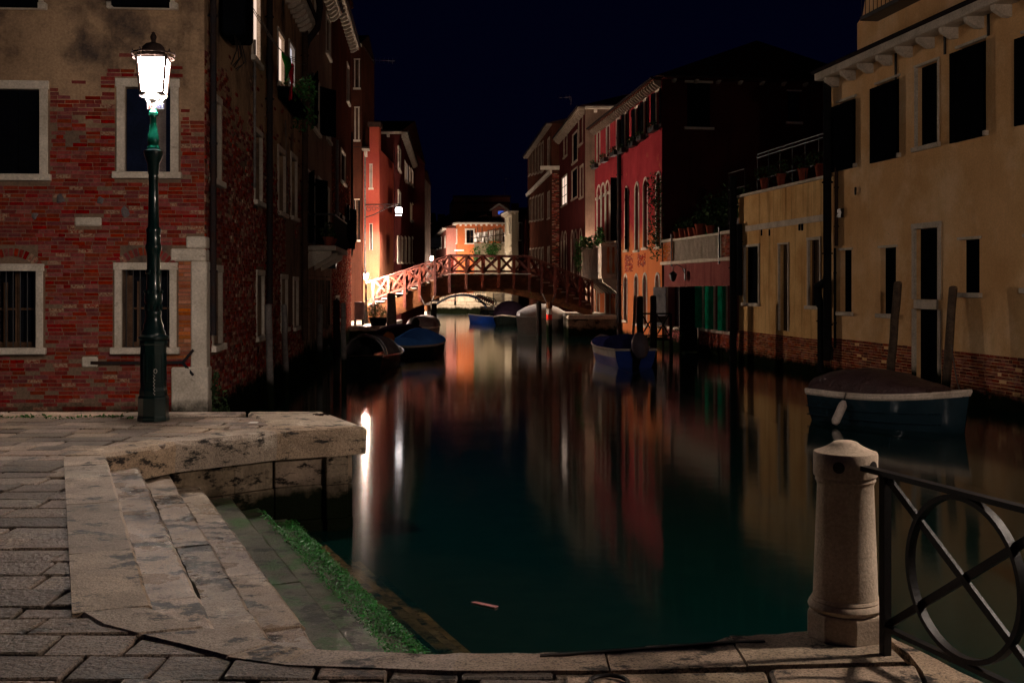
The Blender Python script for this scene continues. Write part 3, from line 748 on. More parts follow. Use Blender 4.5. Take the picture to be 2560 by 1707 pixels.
# iron balcony with its stone bracket
ub0, ub1 = FL.uz(765, 615)[0], FL.uz(806, 600)[0]; zb = FL.uz(765, 614)[1]; ub1 = ub0 + 5.2
bal = H.fbox('balcony', m_stone, ub0, ub1, .003, .95, zb-.16, zb, bevel=.02)
for k in range(3):
    u = ub0 + .3 + (ub1-ub0-.6)*k/2
    q = MB(); q.prism([FL.pt(u-.12,.01,zb-.165), FL.pt(u-.12,.8,zb-.165), FL.pt(u-.12,.75,zb-.35), FL.pt(u-.12,.3,zb-.6), FL.pt(u-.12,.01,zb-.75)], FL.d*.24); q.build('balcony_bracket', m_stone, bal)
q = MB()
for k in range(36):
    u = ub0 + (ub1-ub0)*k/35; q.tube([FL.pt(u,.9,zb), FL.pt(u,1.02,zb+.2), FL.pt(u,.9,zb+.5), FL.pt(u,.9,zb+.98)], .012, 5)
for w_ in (.3, .6): q.tube([FL.pt(ub0,w_,zb), FL.pt(ub0,w_,zb+.98)], .012, 5); q.tube([FL.pt(ub1,w_,zb), FL.pt(ub1,w_,zb+.98)], .012, 5)
q.build('baluster', m_iron, bal, kind='stuff')
q = MB(); q.tube([FL.pt(ub0,.02,zb+1), FL.pt(ub0,.9,zb+1), FL.pt(ub1,.9,zb+1), FL.pt(ub1,.02,zb+1)], .03, 8); q.build('handrail', m_iron, bal, smooth=True)
pots = []
for k in range(4):
    u = ub0 + .6 + 1.2*k; p = MB(); p.lathe(FL.pt(u,.65,zb), [(.12,0),(.17,.26),(.19,.26),(.19,.3),(.15,.3)], 10)
    lab = ('first', 'second', 'third', 'last')[k]
    o = p.build('flower_pot', m_terra, label='terracotta pot with a plant, %s from the near end of the iron balcony' % lab, cat='flower pot', group='pots on the iron balcony')
    leaf_cloud('plant', m_leaf, o, [(FL.pt(u,.65,zb+.5), (.3,.3,.3))], 110, .06)

# ================================================================ left: dark brick house before the bridge
uD0, uD1 = uC1+.01, FL.uz(878, 700)[0]
H = House(FL, 'dark_brick_house', 'dark house of worn brick and plaster with black shutters, next to the wooden bridge', 'house', uD0, uD1, -3, FL.uz(878, 118)[1], 9, m_brownpl)
H.win(H.rect(848, 860, 538, 616), 'open', fw=.1, lv=(('a', 172), ('b', 165))); H.win(H.rect(866, 873, 514, 600), 'open', fw=.1, lv=(('a', 172), ('b', 165)))
H.win(H.rect(852, 862, 376, 450), 'dark', fw=.12); H.win(H.rect(867, 872, 160, 250), 'dark', fw=.1)
H.win(H.rect(838, 846, 745, 800), 'dark', fw=.1)
H.wall(); H.eaves(out=.4, brk=.7); H.roof(rise=1.8, out=.4)
lay_bricks(FL, brick_rects(uD0+.01, uD1-.02, -.7, 7.0, [(h[0]-.15, h[1]+.15, h[2]-.15, h[3]+.15) for h in H.holes], pitch=.075, L=.26,
           keep=lambda u, z: R.random() < (.93 if z < 3.6 else .25)), H.root, m_brick_dim, 0, key=lambda q: 0, name='brick')
H.pipe(836, 350, 560, r=.07, w=.12, mat=m_polegrey); H.pipe(875, 330, 640, r=.05, w=.1)
u, _ = FL.uz(872, 300); zt = FL.uz(884, 28)[1]
q = MB(); FL.box(q, u-.9, u+.9, -1.5, .0, H.z1-.5, zt-.5); FL.box(q, u-1.05, u+1.05, -1.65, .15, zt-.5, zt-.25); FL.box(q, u-.7, u+.7, -1.3, -.2, zt-.25, zt); q.build('chimney', m_brownpl, H.root)
HD = H

FD2 = Fac((at(904, 0, 65.4).x, 65.4), (-1, 0), 1)
if FD2.n.y > 0: FD2.n = -FD2.n
H = House(FD2, 'set_back_house', 'dark brown house set back between the dark brick house and the coral house end', 'house', 0, 3.2, -3, at(0, 112, 65.4).z, 6, m_brownpl)
H.win(H.rect(889, 896, 500, 600), 'open', fw=.06, lv=(('a', 170), ('b', 168))); H.win(H.rect(889, 896, 270, 350), 'dark', fw=.06); H.win(H.rect(888, 897, 150, 220), 'dark', fw=.06)
H.wall(); H.eaves(out=.4, brk=.6); H.roof(rise=1.2, out=.4)
# ================================================================ left: coral house end lit by the bridge lamp
YE = 66.0
FE = Fac((at(948, 700, YE).x, YE), (-1, 0), 1)
if FE.n.y > 0: FE.n = -FE.n
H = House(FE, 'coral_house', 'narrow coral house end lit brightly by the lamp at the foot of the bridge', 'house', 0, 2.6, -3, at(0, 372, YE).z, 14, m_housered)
H.win(H.rect(925, 930, 560, 625), 'dark', fw=.03, sill=False, muntin=False); H.win(H.rect(926, 929, 412, 470), 'dark', fw=.05, muntin=False)
H.wall()
H.eaves(out=.5, brk=.35, bw=.14, bh=.35, u0=FE.uz(924,380)[0], u1=2.6)
u0_, u1_ = 0.0, FE.uz(924, 380)[0]
H.fbox('chimney', m_housered, u0_+.003, u1_, -.9, .05, at(0,372,YE).z-.3, at(0,318,YE).z)
H.fbox('chimney_cap', m_roof, u0_-.1, u1_+.1, -1.0, .15, at(0,318,YE).z, at(0,306,YE).z)
H.pipe(913, 385, 700, r=.06, w=.1, mat=m_polegrey)
HE = H
# ---- dark red house behind with lit windows
YF = 74.0; xa, xb = at(949, 0, YF).x, at(1003, 0, YF).x
FF = Fac((xb, YF), (-1, 0), 1)
if FF.n.y > 0: FF.n = -FF.n
zF = at(0, 330, YF).z
H = House(FF, 'dark_red_house', 'dark red house beyond the bridge with a row of lit windows', 'house', 0, xb-xa+2, -3, zF, 20, m_darkpl)
H.win(H.rect(951, 974, 585, 690), 'dark', fw=.05, arch=True, sill=False, muntin=False)
H.wall(body=('b', 'top', 'back')); H.roof(rise=2.2, out=.35)
H.eaves(out=.3, brk=1.2, bw=.18)
q = MB(); u, z = FF.uz(972, 557); FF.box(q, u, u+.62, .02, .34, z, z+.56); ac = q.build('air_conditioner', m_hullwhite, H.root, bevel=.02)
q = MB(); q.lathe((0,0,0), [(.2,0),(.2,.02),(.16,.02),(.0,.012)], 16); q.v = [FF.pt(u+.3+p.x, .341+p.z, z+.28+p.y) for p in q.v]; q.build('fan_grille', m_iron, ac)
x2 = at(1037, 0, 98).x
FF2 = Fac((xb, YF), (x2-xb, 98-YF), 1)
if FF2.n.x < 0: FF2.n = -FF2.n
H2 = House(FF2, 'x', '', 'house', 0, (Vector((x2,98,0))-Vector((xb,YF,0))).length, -3, zF, 10, m_darkpl)
bpy.data.objects.remove(H2.root); H2.root = H.root
for pa, pb, st in ((1011,1014.5,'lit'), (1016,1019,'lit'), (1022,1025,'lit'), (1028,1032,'lit')): H2.win(H2.rect(pa, pb, 402 if pa < 1015 else 406+(pa-1011)*.9, 448+(pa-1011)*.6), 'litp' if pa == 1016 else st, fw=.06)
H2.win(H2.rect(996, 1001, 368, 420), 'dark'); H2.win(H2.rect(996, 1001, 478, 530), 'dark')
for pa in (1025, 1030): H2.win(H2.rect(pa, pa+3, 508, 550), 'litdim', fw=.06)
for pa in (994.5, 1003, 1012, 1021, 1030): H2.win(H2.rect(pa, pa+3.5, 596, 655), 'dark', fw=.16)
H2.wall(body=('b',), name='canal_wall'); H2.eaves(out=.4, brk=1.0)
# ---- tall dark house closing the left bank
YG = 99.0
FG = Fac((at(1056, 0, YG).x, YG), (-1, 0), 1)
if FG.n.y > 0: FG.n = -FG.n
H = House(FG, 'grey_far_house', 'dark grey narrow house behind the dark red one, with a gutter pipe', 'house', 0, 3.0, -3, at(0, 440, YG).z, 10, m_grey_pl)
H.win(H.rect(1042, 1047, 470, 520), 'dark', fw=.1); H.win(H.rect(1042, 1047, 560, 610), 'dark', fw=.1); H.wall(); H.eaves(out=.4, brk=.6); H.pipe(1054, 450, 650, r=.08); H.roof(rise=1)

# ================================================================ the houses at the bend of the canal
def front(px, Y, dx=-1.0, dy=0.0):
    f = Fac((at(px, 0, Y).x, Y), (dx, dy), 1)
    if f.n.y > 0: f.n = -f.n
    return f
# orange house: front and left flank
YO = 112.0
FO = front(1262, YO)
wO = FO.uz(1145, 600)[0]
H = House(FO, 'orange_house', 'orange house at the canal bend with white scaffold sheeting on its front', 'house', 0, wO, -3, at(0, 556, YO).z, 12, m_orange)
H.win(H.rect(1166, 1184, 575, 608), 'dark', fw=.14); H.win(H.rect(1255, 1261, 582, 606), 'dark', fw=.05)
H.wall(body=('a', 'top', 'back')); H.eaves(out=.4, h=.2, brk=.48, bw=.2, bh=.16, bmat=m_stone); H.roof(rise=1.5, out=.4, hip=4, tiles=True)
H.fbox('stone_slab', m_stone, FO.uz(1160,625)[0], FO.uz(1144,625)[0]+.3, .003, .1, at(0,628,YO).z, at(0,624,YO).z)
FO2 = Fac((FO.pt(wO,0,0).x, YO), (at(1114, 0, 128).x - FO.pt(wO,0,0).x, 16), 1)
if FO2.n.x > 0: FO2.n = -FO2.n
H2 = House(FO2, 'x', '', 'house', 0, 16.2, -3, at(0, 556, YO).z, 8, m_orange); bpy.data.objects.remove(H2.root); H2.root = H.root
H2.win(H2.rect(1141, 1143, 576, 608), 'dark', fw=.1); H2.win(H2.rect(1131, 1133, 582, 615), 'dark', fw=.1); H2.win(H2.rect(1124, 1129, 586, 640), 'dark', fw=.1, pane=m_curtain); H2.win(H2.rect(1119, 1121.5, 590, 620), 'dark', fw=.05)
H2.wall(body=('b',), name='flank_wall'); H2.eaves(out=.4, h=.2, brk=0)
q = MB(); a_ = FO2.uz(1128, 630)[0]; b_ = FO2.uz(1117, 630)[0]; z_ = FO2.uz(1124, 632)[1]; FO2.box(q, min(a_,b_), max(a_,b_), .01, .8, z_-.15, z_); bl = q.build('balcony', m_stone, H.root)
q = MB()
for k in range(14): uu = min(a_,b_)+abs(b_-a_)*k/13; q.tube([FO2.pt(uu,.76,z_), FO2.pt(uu,.76,z_+1.0)], .03, 4)
q.tube([FO2.pt(min(a_,b_),.76,z_+1), FO2.pt(max(a_,b_),.76,z_+1)], .04, 5); q.build('railing', m_iron, bl)
# dormer with a blue-lit window
q = MB(); xd = at(1248, 0, YO+2.5); zd0, zd1, zd2 = at(0,541,YO+2.5).z, at(0,524,YO+2.5).z, at(0,514,YO+2.5).z; ww = .75
q.prism([(xd.x-ww,YO+2.5,zd0), (xd.x+ww,YO+2.5,zd0), (xd.x+ww,YO+2.5,zd1), (xd.x,YO+2.5,zd2), (xd.x-ww,YO+2.5,zd1)], (0,3,0)); dm = q.build('dormer', m_pink, H.root)
for sx in (-1, 1): MB().beam((xd.x+sx*(ww+.25),YO+2.3,zd1-.12), (xd.x,YO+2.3,zd2+.12), .6, .16, up=(0,0,1)).build('dormer_roof', m_stone, dm)
MB().box((xd.x-.12,YO+2.45,zd0+.2), (xd.x+.5,YO+2.49,zd0+.55)).build('lit_pane', m_litblue, dm)
for px in (1257,): 
    q = MB(); c = at(px, 556, YO+1); q.lathe((c.x,c.y,c.z), [(.14,0),(.14,.9),(.2,.9),(.2,1.0)], 8); q.build('chimney', m_terra, H.root)
HO = H
# scaffolding: poles, ledgers, white sheet
sc = thing('scaffolding', 'wooden pole scaffolding with white sheeting in front of the orange house', 'scaffolding', at(1220, 755, YO-1.2))
ys = YO - 1.2
for px, yt in ((1187,572), (1193,569), (1205,568), (1211,590), (1234,571), (1239,569), (1248,568), (1251.5,567), (1220,575)):
    q = MB(); a_ = at(px, yt, ys); q.tube([(a_.x, ys+R.uniform(-.3,.3), a_.z), (a_.x+R.uniform(-.1,.1), ys, -1.2)], .055, 6); q.build('pole', m_pole, sc)
for (xa_, ya_, xb_, yb_) in ((1184,596,1256,587), (1220,577,1256,571), (1184,621,1200,623), (1220,590,1222,610)):
    q = MB(); q.tube([at(xa_,ya_,ys-.15), at(xb_,yb_,ys-.15)], .05, 6); q.build('ledger', m_pole, sc)
for xa_, xb_, ya_, yb_, yc_, yd_ in ((1186,1219,582.5,579,605,607), (1222,1233.5,576,575.5,602,603), (1235.5,1257,577.5,573,602,605)):
    q = MB(); rows = []
    for i in range(7):
        s_ = i/6; x_ = xa_+(xb_-xa_)*s_
        rows.append([at(x_, (ya_+(yb_-ya_)*s_)*(1-k)+(yc_+(yd_-yc_)*s_)*k, ys+.1+.08*math.sin(i*2.1+k*3)) for k in (0,.33,.66,1)])
    o = q.loft(rows, cap=False).build('sheet', m_sheet, sc); o.modifiers.new('thickness','SOLIDIFY').thickness = .02
q = MB(); q.box((at(1186,0,YO-1.6).x, YO-1.6, -3), (at(1262,0,YO-1.6).x, YO-1.35, at(0,608,YO-1.6).z)); gw = q.build('garden_wall', m_white, label='pale garden wall below the scaffold sheeting', cat='wall')
for i, (px, py, s_) in enumerate(((1190,628,.65), (1222,618,.8), (1237,612,.8), (1229,626,.6))):
    c = at(px, py, YO-1.8)
    leaf_cloud('climbing_plant', m_leafgreen, None, [(c, (s_,.3,s_*.9)), (c+Vector((0,0,-.6)), (s_*.5,.25,s_*.7))], 260, .10,
        label=('green climber at the near end of the pale garden wall', 'bushy climber spilling over the middle of the garden wall', 'upper climber tangled among the scaffold poles', 'small climber hanging low on the pale garden wall')[i], cat='plant', group='climbers on the garden wall')
# big brown box building behind
YB_ = 138.0
FB = front(1275, YB_); H = House(FB, 'brown_block', 'large plain brown block with a flat roof rising behind the orange house', 'building', 0, FB.uz(1134,500)[0], -3, at(0, 494, YB_).z, 14, m_blockpl)
H.wall(body=('a','top','back')); H.part('parapet_band', m_brownpl, lambda o, F: F.box(o, -.1, H.u1+.1, .003, .12, at(0,508,YB_).z-.1, at(0,507,YB_).z+.1)); H.fbox('parapet', m_brownpl, -.1, H.u1+.1, -.4, .15, H.z1, H.z1+.25)
FB2 = Fac((FB.pt(H.u1,0,0).x, YB_), (at(1124,0,150).x - FB.pt(H.u1,0,0).x, 12), 1)
if FB2.n.x > 0: FB2.n = -FB2.n
H2 = House(FB2, 'x', '', 'house', 0, 12, -3, H.z1, 6, m_orange); bpy.data.objects.remove(H2.root); H2.root = H.root
H2.win(H2.rect(1126, 1130, 525, 548), 'dark', fw=.1); H2.win(H2.rect(1126, 1128, 512, 522), 'dark', fw=.1); H2.wall(body=('b',), name='flank_wall')
for px in (1164,1206,1183): MB().tube([at(px,500,YB_-.2), at(px,540,YB_-.2)], .05, 5).build('lightning_wire', m_polegrey, H.root)
# low pink houses stepping back on the left
YP = 120.0
FPk = Fac((at(1116, 0, YP-6).x, YP-6), (at(1088,0,YP+16).x-at(1116,0,YP-6).x, 22), 1)
if FPk.n.x > 0: FPk.n = -FPk.n
H = House(FPk, 'pink_house', 'low pink house with open shutters left of the orange house', 'house', 0, FPk.uz(1089,600)[0], -3, FPk.uz(1115, 571)[1], 8, m_pink)
H.win(H.rect(1099, 1104, 598, 622), 'open', fw=.06, lv=(('a', 120), ('b', 150))); H.win(H.rect(1092, 1094.5, 601, 624), 'open', fw=.06); H.win(H.rect(1112, 1114, 592, 618), 'dark', fw=.05)
H.wall(); H.eaves(out=.4, brk=0); H.roof(rise=1.4)
FQ = front(1090, 142.0, -1, .0)
H = House(FQ, 'terracotta_house', 'small terracotta house with striped shutters beyond the pink house', 'house', 0, FQ.uz(1070,600)[0], -3, at(0,600,142).z, 8, m_orange)
for pa in (1074, 1079, 1084): H.win(H.rect(pa, pa+3, 612, 640), 'open', fw=.1)
H.wall(); H.eaves(out=.4, brk=0); H.roof(rise=2.2, hip=1.2)
FQ2 = front(1082, 150.0)
H = House(FQ2, 'gabled_house', 'pale gabled house with a dark loggia at the far left of the bend', 'house', 0, FQ2.uz(1055,600)[0], -3, at(0,556,150).z, 8, m_white)
H.win(H.rect(1064, 1079, 563, 569), 'dark', fw=.08, sill=False); H.win(H.rect(1068, 1080, 572, 592), 'dark', fw=.08); H.wall(); H.eaves(out=.5, brk=.8); H.roof(rise=1.5)
q = MB(); q.box((at(1075,0,148).x,149,-3), (at(1126,0,148).x, 160, at(0,566,149).z)); H = thing('shadowed_house', 'dim red house with a chimney between the gabled house and the brown block', 'house', at(1100,755,149)); q.build('wall', m_darkpl, H)
q = MB(); q.prism([(at(1072,0,148).x,148.5,at(0,566,149).z), (at(1126,0,148).x,148.5,at(0,566,149).z), (at(1122,0,148).x,148.5,at(0,536,149).z)], (0,10,0)); q.build('roof', m_roof, H)
q = MB(); c = at(1102, 552, 149); q.box((c.x-.5,150,c.z-.5), (c.x+.5,151,at(0,536,150).z)); q.build('chimney', m_brownpl, H)
# cream house and dark slim house right of the orange one
YW = 104.0
FW_ = front(1296, YW); H = House(FW_, 'cream_house', 'cream house with tall narrow windows right of the scaffolding', 'house', 0, FW_.uz(1279,600)[0], -3, at(0,527,YW).z, 9, m_white)
H.wall(body=('a','top','back')); H.eaves(out=.4, h=.14, brk=.35, bw=.08)
FW2 = Fac((FW_.pt(H.u1,0,0).x, YW), (at(1262,0,YW+5).x-FW_.pt(H.u1,0,0).x, 5), 1)
if FW2.n.y > 0: FW2.n = -FW2.n
H2 = House(FW2, 'x', '', 'house', 0, (Vector((at(1262,0,YW+5).x,YW+5,0))-FW2.p).length, -3, H.z1, 5, m_white); bpy.data.objects.remove(H2.root); H2.root = H.root
H2.win(H2.rect(1274, 1276.5, 544, 584), 'dark', fw=.04, muntin=False); H2.win(H2.rect(1263.5, 1265.5, 548, 588), 'dark', fw=.04, muntin=False); H2.win(H2.rect(1263, 1265.5, 632, 642), 'dark', fw=.08); H2.win(H2.rect(1274, 1277, 630, 640), 'dark', fw=.08)
H2.wall(body=('b',), name='flank_wall'); H2.eaves(out=.4, h=.14, brk=.35, bw=.08); H2.part('string_course', m_white, lambda o, F: F.box(o, 0, H2.u1, .003, .12, at(0,616,YW).z, at(0,614,YW).z))
H.roof(rise=1.0)
FX = front(1322, 107.0); H = House(FX, 'slim_dark_house', 'slim dark house with a curved gutter between the cream house and the brown palazzo', 'house', 0, FX.uz(1291,600)[0], -3, at(0,548,107).z, 9, m_darkpl)
H.win(H.rect(1298, 1304, 558, 600), 'dark', fw=.08); H.wall(); H.pipe(1306, 560, 650, r=.07, mat=m_polegrey); H.pipe(1314, 540, 655, r=.08, mat=m_darkpl); H.roof(rise=1.4, out=.6)
# ================================================================ right bank, far to near
# brown palazzo
p0 = at(1380, 0, 84.0); FH1 = Fac((p0.x, 84.0), (at(1319,0,106).x-p0.x, 22), 1)
if FH1.n.x > 0: FH1.n = -FH1.n
L1_ = (Vector((at(1319,0,106).x,106,0))-Vector((p0.x,84,0))).length
H = House(FH1, 'brown_palazzo', 'tall brown palazzo with rows of stone-framed windows beyond the bridge', 'palazzo', 0, L1_, -3, FH1.uz(1379,310)[1], 9, m_brownpl, stone=m_stone_dim)
for row in ((335, 425, 0), (455, 540, 0), (580, 655, 0)):
    for k in range(6):
        px = 1323 + 7.8*k + (8 if k == 5 else 0); dy = -(px-1324)*(.62 if row[0] < 400 else (.35 if row[0] < 500 else .1))
        H.win(H.rect(px, px+4.5, row[0]+45+dy, row[1]+14+dy*.45), 'dark', fw=.12)
H.wall(); H.eaves(out=.4, brk=0); H.roof(rise=1.2)
H.part('string_course', m_stone, lambda o, F: F.box(o, 0, L1_, .003, .18, F.uz(1379,430)[1]-.15, F.uz(1379,430)[1]+.15))
FH1e = Fac((p0.x, 84.0), (1, 0), 1)
if FH1e.n.y > 0: FH1e.n = -FH1e.n
H.part('end_cornice', m_stone, lambda o, F: FH1e.box(o, -.9, 2.2, .004, .25, at(0,425,84).z, at(0,416,84).z))
lay_bricks(FH1e, brick_rects(-.0, 1.5, -.6, at(0,432,84).z, [], pitch=.085, L=.28, keep=lambda u,z: R.random() < .7), H.root, m_brick_dim, 0, key=lambda q: 0)
# dark brown house
YH2 = 69.0; p0 = at(1489, 0, YH2); FH2 = Fac((p0.x, YH2), (at(1400,0,84).x-p0.x, 15), 1)
if FH2.n.x > 0: FH2.n = -FH2.n
p1x = at(1463, 0, YH2)
FH2 = Fac((p1x.x, YH2), (at(1398,0,84).x-p1x.x, 15), 1)
if FH2.n.x > 0: FH2.n = -FH2.n
L2_ = (Vector((at(1398,0,84).x,84,0))-Vector((p1x.x,YH2,0))).length
z2 = FH2.uz(1462, 268)[1]
H = House(FH2, 'dark_brown_house', 'dark brown house with one bright lit window, just beyond the red palazzo', 'house', 0, L2_, -3, z2, 12, m_darkpl, stone=m_stone_dim)
H.win(H.rect(1405, 1418, 448, 516), 'lit', fw=.08, rev=.04); H.win(H.rect(1432, 1444, 340, 410), 'shut', fw=.06); H.win(H.rect(1447, 1457, 300, 366), 'dark', fw=.1); H.win(H.rect(1410, 1418, 345, 395), 'dark', fw=.06)
H.win(H.rect(1430, 1444, 430, 500), 'shut', fw=.06); H.win(H.rect(1451, 1458, 420, 495), 'dark', fw=.12, pane=m_curtain)
for pa in (1403, 1411, 1428, 1437, 1449): H.win(H.rect(pa, pa+6, 585-(pa-1403)*.15, 700), 'dark', fw=.08, arch=True, pane=m_shut_grey)
H.wall(body=('b','top','back')); H.eaves(out=.45, brk=.7, bw=.2, bh=.3); H.roof(rise=1.6, out=.4)
FH2e = Fac((p1x.x, YH2), (1, 0), 1)
if FH2e.n.y > 0: FH2e.n = -FH2e.n
Hx = House(FH2e, 'x', '', 'house', 0, 9, -3, z2, 4, m_beige_pl); bpy.data.objects.remove(Hx.root); Hx.root = H.root; Hx.wall(body=(), name='end_wall'); Hx.eaves(out=.35, h=.18, brk=1.2, bw=.2)
HH2 = H

# ---------------------------------------------------------------- red palazzo
uP0, uP1 = -0.02, FP.uz(1487, 700)[0]
zP = FP.uz(1655, 196)[1]
H = House(FP, 'red_palazzo', 'red palazzo, orange lower down, with tall arched windows, a loggia and a stone balcony', 'palazzo', 0, uP1, -3, zP, 17, m_redpl)
def off_line(px, a, b, x0, x1): return a + (b-a)*(px-x0)/(x1-x0)
tops = [(1493,1500,334,412,'d'), (1517,1524,318,396,'d'), (1542,1550,301,380,'d'), (1562,1569,286,372,'o'), (1589,1597,272,356,'o'), (1610,1618,254,340,'o'), (1640,1651,232,318,'o')]
pb_i = 0
for pa, pb, yt, yb, st in tops:
    r = H.rect(pa, pb, yt, yb)
    w = H.win(r, 'open' if st == 'o' else 'dark', fw=.09, lv=(('a', 172), ('b', 168)) if st == 'o' else None, pane=m_curtain if st == 'd' else None)
    a, b, z0, z1 = r
    q = MB(); FP.box(q, a-.15, b+.15, .12, .36, z0-.28, z0-.04); fbx = q.build('flower_box', m_iron, w)
    leaf_cloud('box_plant', m_leaf, w, [(FP.pt((a+b)/2,.28,z0+.02), ((b-a)*.35,(b-a)*.6,.22))], 90, .07)
for k, px in enumerate((1497, 1507.5, 1518.5, 1531.5, 1545)):
    yt = 471 - 5.6*k; r = H.rect(px-4, px+5, yt, 604)
    H.win(r, 'lit' if k == 9 else 'dark', fw=.10, arch=True, pane=(m_curtain if k in (0,1) else (m_winwood if k == 2 else m_glass)), muntin=(k != 4), lv=(('a', 95),) if k == 4 else None)
    q = MB(); u = r[0] if k else r[0]; zc = r[3]-(r[1]-r[0])/2
    FP.box(q, r[0]-.14, r[0]+.10, -.05, .10, zc-.16, zc); FP.box(q, r[1]-.10, r[1]+.14, -.05, .10, zc-.16, zc); q.build('capital', m_stone, H.root, bevel=.015)
for pa, pb, yt, yb, kind in ((1563,1570,473,626,'s'), (1588,1597,463,626,'g'), (1609,1619,452,620,'g'), (1641,1652,438,618,'g')):
    H.win(H.rect(pa, pb, yt, yb), 'dark', fw=.09, arch=True, pane=m_winwood if kind == 'g' else m_shut, lv=(('a', 150),) if kind == 's' else None)
H.win(H.rect(1492, 1499, 698, 872), 'dark', fw=.12, arch=True, sill=False, pane=m_shut); H.win(H.rect(1514, 1525, 694, 872), 'dark', fw=.18, arch=True, sill=False, pane=m_shut, muntin=False)
for pa, pb, yt, yb in ((1541,1548,698,796), (1560,1568,690,800), (1587,1595,690,808), (1608,1617,688,812), (1639,1649,688,815)):
    H.win(H.rect(pa, pb, yt, yb), 'dark', fw=.085, arch=True, rev=.3, bars=3, pane=m_shut)
H.wall(body=('b','back'))
H.eaves(out=.42, h=.07, brk=.46, bw=.15, bh=.30, mat=m_brownpl, bmat=m_stone_dim)
H.pipe(1555, 300, 850, r=.12, w=.16); H.pipe(1551, 600, 850, r=.05, w=.1, mat=m_copper)
# patches where the plaster has fallen from the brick
rb = []
for pa, pb, yt, yb in ((1562,1582,634,680), (1594,1614,632,668), (1528,1538,706,745)):
    a, b, z0, z1 = H.rect(pa, pb, yt, yb); rb += brick_rects(a, b, z0, z1, [], pitch=.075, L=.26, keep=lambda u,z: R.random() < .75)
lay_bricks(FP, rb, H.root, m_brick, 0, key=lambda q: 0, proud=(.004,.012))
# dark end wall towards us (rises over the terraces)
FPe = Fac((6.82, 50.0), (1, .16), 1)
if FPe.n.y > 0: FPe.n = -FPe.n
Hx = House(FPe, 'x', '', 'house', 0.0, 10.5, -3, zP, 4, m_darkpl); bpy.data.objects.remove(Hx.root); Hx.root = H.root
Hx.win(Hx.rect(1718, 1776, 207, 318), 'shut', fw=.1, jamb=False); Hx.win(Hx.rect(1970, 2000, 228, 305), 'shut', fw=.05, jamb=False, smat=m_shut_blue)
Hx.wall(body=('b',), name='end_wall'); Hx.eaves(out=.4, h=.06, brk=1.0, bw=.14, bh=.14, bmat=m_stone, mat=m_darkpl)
q = MB(); A = [FP.pt(-.5,.4,zP+.03), FP.pt(uP1,.4,zP+.03), FP.pt(uP1,-17,zP+.03), FPe.pt(10.6,.4,zP+.03), FP.pt(6,-6.5,zP+3.2), FP.pt(uP1-4,-6.5,zP+3.2)]
q.add(A, [(0,1,5,4),(1,2,5),(2,3,4,5),(3,0,4),(0,3,2,1)]); q.build('roof', m_roof, H.root)
HP = H
# stone balcony with its brackets, parapet panels and plants
bu0, bu1 = FP.uz(1549, 640)[0], FP.uz(1549, 640)[0]+6.0
zb = FP.uz(1549, 683)[1]; wb = 1.0
bal = H.fbox('balcony', m_stone, bu0, bu1, .003, wb, zb-.28, zb, bevel=.03)
H.fbox('parapet_cap', m_stone, bu0-.05, bu1+.05, wb-.22, wb+.05, zb+1.42, zb+1.58, parent=bal, bevel=.02)
for k in range(6): H.fbox('parapet_panel', m_stone, bu0+.55+.90*k, bu0+.55+.90*(k+1)-.04, wb-.16, wb-.02, zb+.002, zb+1.417, parent=bal, bevel=.03)
H.fbox('corner_post', m_stone, bu0, bu0+.5, wb-.26, wb, zb+.002, zb+1.417, parent=bal, bevel=.02)
H.fbox('parapet_cap', m_stone, bu0-.04, bu0+.2, .005, wb-.23, zb+1.42, zb+1.58, parent=bal, bevel=.02)
for k in range(3):
    q = MB(); q.lathe(FP.pt(bu0+.1, .18+.28*k, zb), [(.09,0),(.06,.2),(.10,.6),(.06,1.1),(.09,1.4)], 8); q.build('baluster', m_stone, bal, smooth=True)
for k in range(7):
    u = bu0 + .3 + (bu1-bu0-.6)*k/6; q = MB()
    q.prism([FP.pt(u-.13,.01,zb-.285), FP.pt(u-.13,wb-.1,zb-.285), FP.pt(u-.13,wb-.15,zb-.5), FP.pt(u-.13,.46,zb-.75), FP.pt(u-.13,.01,zb-1.15)], FP.d*.26); q.build('balcony_bracket', m_stone, bal, bevel=.02)
c = FP.pt(bu1-1.0, wb, zb+1.75)
leaf_cloud('balcony_plant', m_leafgreen, None, [(c+FP.d*.6, (.45,.9,.5)), (c-FP.d*.9, (.4,.8,.35)), (c+FP.d*1.0+Vector((-.2,0,-.8)), (.3,.4,.8)), (c-FP.d*2.6, (.35,.7,.4)), (c-FP.d*4.6+Vector((0,0,.2)), (.3,.4,.6))], 900, .10, label='leafy plants trailing over the stone balcony of the red palazzo', cat='plants')

# ---------------------------------------------------------------- terrace house with green shutters
uT0, uT1 = FR.uz(1846, 700)[0], FR.uz(1657, 700)[0]
zT = FR.uz(1700, 660)[1]
H = House(FR, 'terrace_house', 'low rose plastered house with green shutters and a roof terrace of white bars', 'house', uT0+.02, uT1-.02, -3, zT, 6, m_rosepl)
H.win(H.rect(1668, 1700, 717, 815), 'dark', fw=.02, sill=True, lv=(('b', 160),), smat=m_shut_grey, rev=.35, lintel=False, muntin=False)
H.win(H.rect(1716, 1746, 716, 872), 'dark', fw=.06, sill=False, lintel=False, muntin=False, rev=.4, lv=(('a', 100),), pane=m_shut)
for pa, pb in ((1757, 1774), (1786, 1808), (1817, 1838)):
    H.win(H.rect(pa, pb, 715-(pa-1757)*.01, 820+(pa-1757)*.14), 'dark', fw=.05, lintel=False, muntin=False, rev=.3, lv=(('b', 160), ('a', 162)), smat=m_shut_green, pane=m_shut)
H.wall()
zc = H.rect(1668,1700,717,815)[3]
